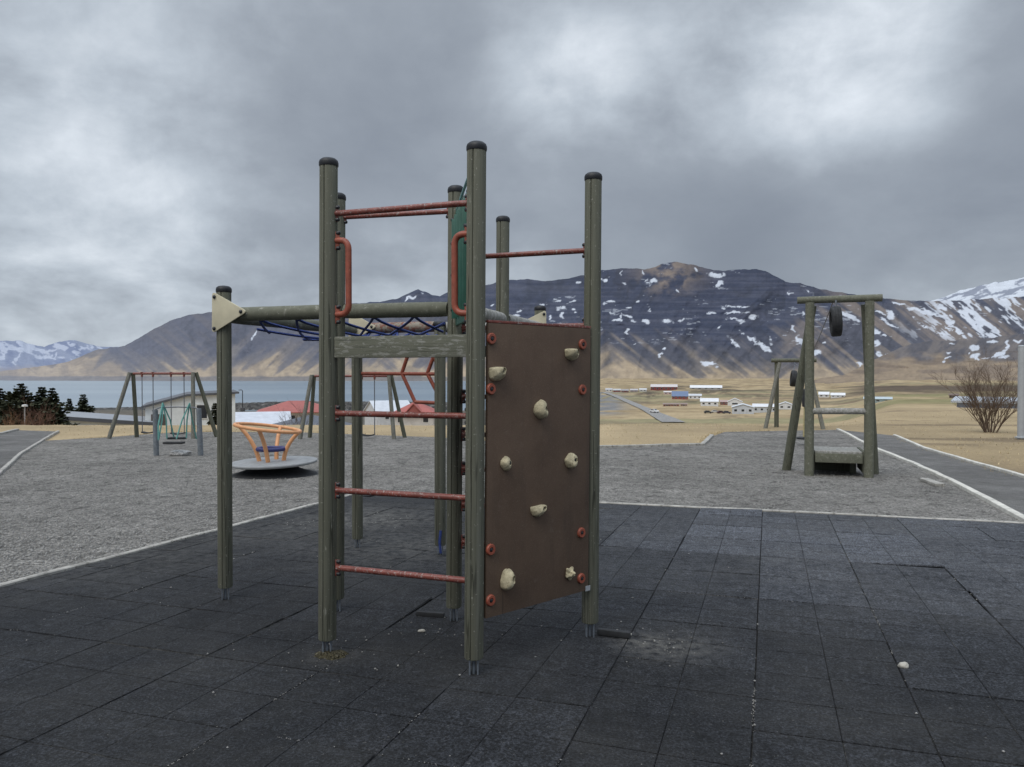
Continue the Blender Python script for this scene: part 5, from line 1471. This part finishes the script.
# dry grass tufts along the edges: nobody could count them
def tufts():
    rs = np.random.RandomState(9); V = []; Fc = []; C = []
    def blade(p, h, lean):
        a = rs.uniform(0, 6.28); w = .006 + .008 * rs.rand(); dx, dy = math.cos(a) * w, math.sin(a) * w
        lx, ly = rs.normal(0, lean, 2) * h; n = len(V)
        V.extend([(p[0] - dx, p[1] - dy, p[2]), (p[0] + dx, p[1] + dy, p[2]), (p[0] + lx, p[1] + ly, p[2] + h)]); Fc.append((n, n + 1, n + 2))
        k = rs.uniform(.7, 1.1); c = (.62 * k, .50 * k, .31 * k, 1)
        if rs.rand() < .06: c = (.30, .29, .15, 1)
        C.extend([c] * 3)
    lines = [(gfar[i], gfar[i + 1]) for i in range(len(gfar) - 1)] + [(pathR[i], pathR[i + 1]) for i in range(len(pathR) - 1)]
    cnt = 0
    while cnt < 12000:
        if rs.rand() < .35:
            a, b = lines[rs.randint(len(lines))]; f = rs.rand(); p = a.lerp(b, f); x, y = p.x + rs.normal(0, .05), p.y + abs(rs.normal(0, .35)) + .05
        else:
            u = rs.uniform(40, 1060); y = rs.uniform(15, 46) ; x = hx(u, y)
            yy = 373 - (float(terrain(x, y)) - CAMZ) / y * F
            if u < 870 and yy > np.interp(u, [40, 106, 177, 217, 300, 440, 598, 703, 712, 725, 840, 870], [438, 435, 430, 430, 430, 435, 446, 443, 434, 429, 428, 428]): continue
            if u >= 870 and yy > np.interp(u, [870, 895, 925, 964, 1024, 1070], [430, 434, 447, 458, 475, 490]): continue
        h = .025 + .05 * rs.rand() ** 2
        blade((x, y, float(terrain(x, y)) - .005), h, .5); cnt += 1
    me = bpy.data.meshes.new('grass_tufts'); me.from_pydata(V, [], Fc)
    a = me.color_attributes.new('Col', 'FLOAT_COLOR', 'POINT'); a.data.foreach_set('color', np.array(C, np.float32).reshape(-1))
    me.materials.append(mat_attr('dry_blades', .9, 3, .2)); o = bpy.data.objects.new('grass_tufts', me); col.objects.link(o)
    tag(o, 'dry yellow grass growing along the yard and path edges', 'grass', kind='stuff')
tufts()

# ================================================================== SKY AND LIGHT
SUN_EL, SUN_AZ = R(52), R(215)     # azimuth measured from +Y clockwise
w = bpy.data.worlds.new('World'); scene.world = w; w.use_nodes = True
nt = w.node_tree; nt.nodes.clear()
out = nd(nt, 'ShaderNodeOutputWorld'); bg = nd(nt, 'ShaderNodeBackground'); lk(nt, bg.outputs[0], out.inputs[0])
bg.inputs['Strength'].default_value = .1
sky = nd(nt, 'ShaderNodeTexSky', sky_type='NISHITA'); sky.sun_disc = False; sky.sun_elevation = SUN_EL; sky.sun_rotation = SUN_AZ
tc = nd(nt, 'ShaderNodeTexCoord'); dirv = tc.outputs['Generated']
sx = nd(nt, 'ShaderNodeSeparateXYZ'); lk(nt, dirv, sx.inputs[0])
zc_ = math_(nt, 'MAXIMUM', sx.outputs[2], 0.0)
den = math_(nt, 'ADD', zc_, .38)
cx = math_(nt, 'DIVIDE', sx.outputs[0], den); cy = math_(nt, 'DIVIDE', sx.outputs[1], den)
cv = nd(nt, 'ShaderNodeCombineXYZ'); lk(nt, cx, cv.inputs[0]); lk(nt, cy, cv.inputs[1])
def dirblob(u, y, r0, r1):
    v = Vector(((u - 512) / F, 1, (373 - y) / F)).normalized()
    sub = nd(nt, 'ShaderNodeVectorMath', operation='DISTANCE'); lk(nt, dirv, sub.inputs[0]); sub.inputs[1].default_value = v
    mr = nd(nt, 'ShaderNodeMapRange', interpolation_type='SMOOTHERSTEP'); lk(nt, sub.outputs['Value'], mr.inputs[0])
    mr.inputs[1].default_value = r1; mr.inputs[2].default_value = r0; mr.inputs[3].default_value = 0; mr.inputs[4].default_value = 1
    return mr.outputs[0]
big = noise(nt, cv.outputs[0], .8, 3, .5, .3)
med = noise(nt, cv.outputs[0], 2.4, 10, .57, .18)
fin = noise(nt, dirv, 13, 7, .58, .3)
nz = math_(nt, 'ADD', math_(nt, 'MULTIPLY', math_(nt, 'SUBTRACT', med, .5), .85), math_(nt, 'MULTIPLY', math_(nt, 'SUBTRACT', fin, .5), .26))
blo = None
for (u, y, r0, r1, k) in [(860, 60, .0, .20, .40), (720, 95, 0, .20, .27), (565, 75, 0, .15, .28), (660, 60, 0, .34, .08), (40, 40, 0, .40, .17), (180, 110, 0, .22, .04), (30, 210, 0, .28, .12), (250, 285, 0, .20, .10), (90, 325, 0, .26, .17), (400, 312, 0, .18, .20), (520, 278, 0, .1, .08), (780, 215, .0, .36, -.19), (640, 220, 0, .28, -.08), (400, 190, 0, .30, -.08), (1000, 160, 0, .22, -.10), (930, 275, 0, .24, .16), (640, 262, 0, .12, .07), (300, 130, 0, .2, -.04)]:
    b_ = math_(nt, 'MULTIPLY', dirblob(u, y, r0, r1), k); blo = b_ if blo is None else math_(nt, 'ADD', blo, b_)
wgt = math_(nt, 'ADD', .78, math_(nt, 'MULTIPLY', math_(nt, 'MAXIMUM', blo, -.2), 3.0))
val = math_(nt, 'ADD', math_(nt, 'ADD', .365, blo), math_(nt, 'ADD', math_(nt, 'MULTIPLY', math_(nt, 'SUBTRACT', big, .5), .3), math_(nt, 'MULTIPLY', nz, wgt)))
cloud = ramp(nt, val, [(.10, (2.25, 2.56, 3.1)), (.38, (3.4, 3.82, 4.4)), (.62, (5.2, 5.8, 6.5)), (.92, (7.9, 8.5, 9.2))])
# overcast skies brighten toward the zenith
zen = nd(nt, 'ShaderNodeMapRange', interpolation_type='SMOOTHSTEP'); lk(nt, sx.outputs[2], zen.inputs[0])
zen.inputs[1].default_value = .43; zen.inputs[2].default_value = .9; zen.inputs[3].default_value = 1.0; zen.inputs[4].default_value = 3.6
vm = nd(nt, 'ShaderNodeVectorMath', operation='SCALE'); lk(nt, cloud, vm.inputs[0]); lk(nt, zen.outputs[0], vm.inputs['Scale'])
skm = mixc(nt, .04, vm.outputs[0], sky.outputs[0])
lk(nt, skm, bg.inputs['Color'])
sun = bpy.data.lights.new('sun', 'SUN'); sun.energy = 1.5; sun.angle = R(40); sun.color = (1, .94, .84)
so = bpy.data.objects.new('sun', sun); col.objects.link(so)
sd3 = Vector((math.sin(SUN_AZ) * math.cos(SUN_EL), math.cos(SUN_AZ) * math.cos(SUN_EL), math.sin(SUN_EL)))
so.rotation_euler = (-sd3).to_track_quat('-Z', 'Y').to_euler()
so.location = sd3 * 50
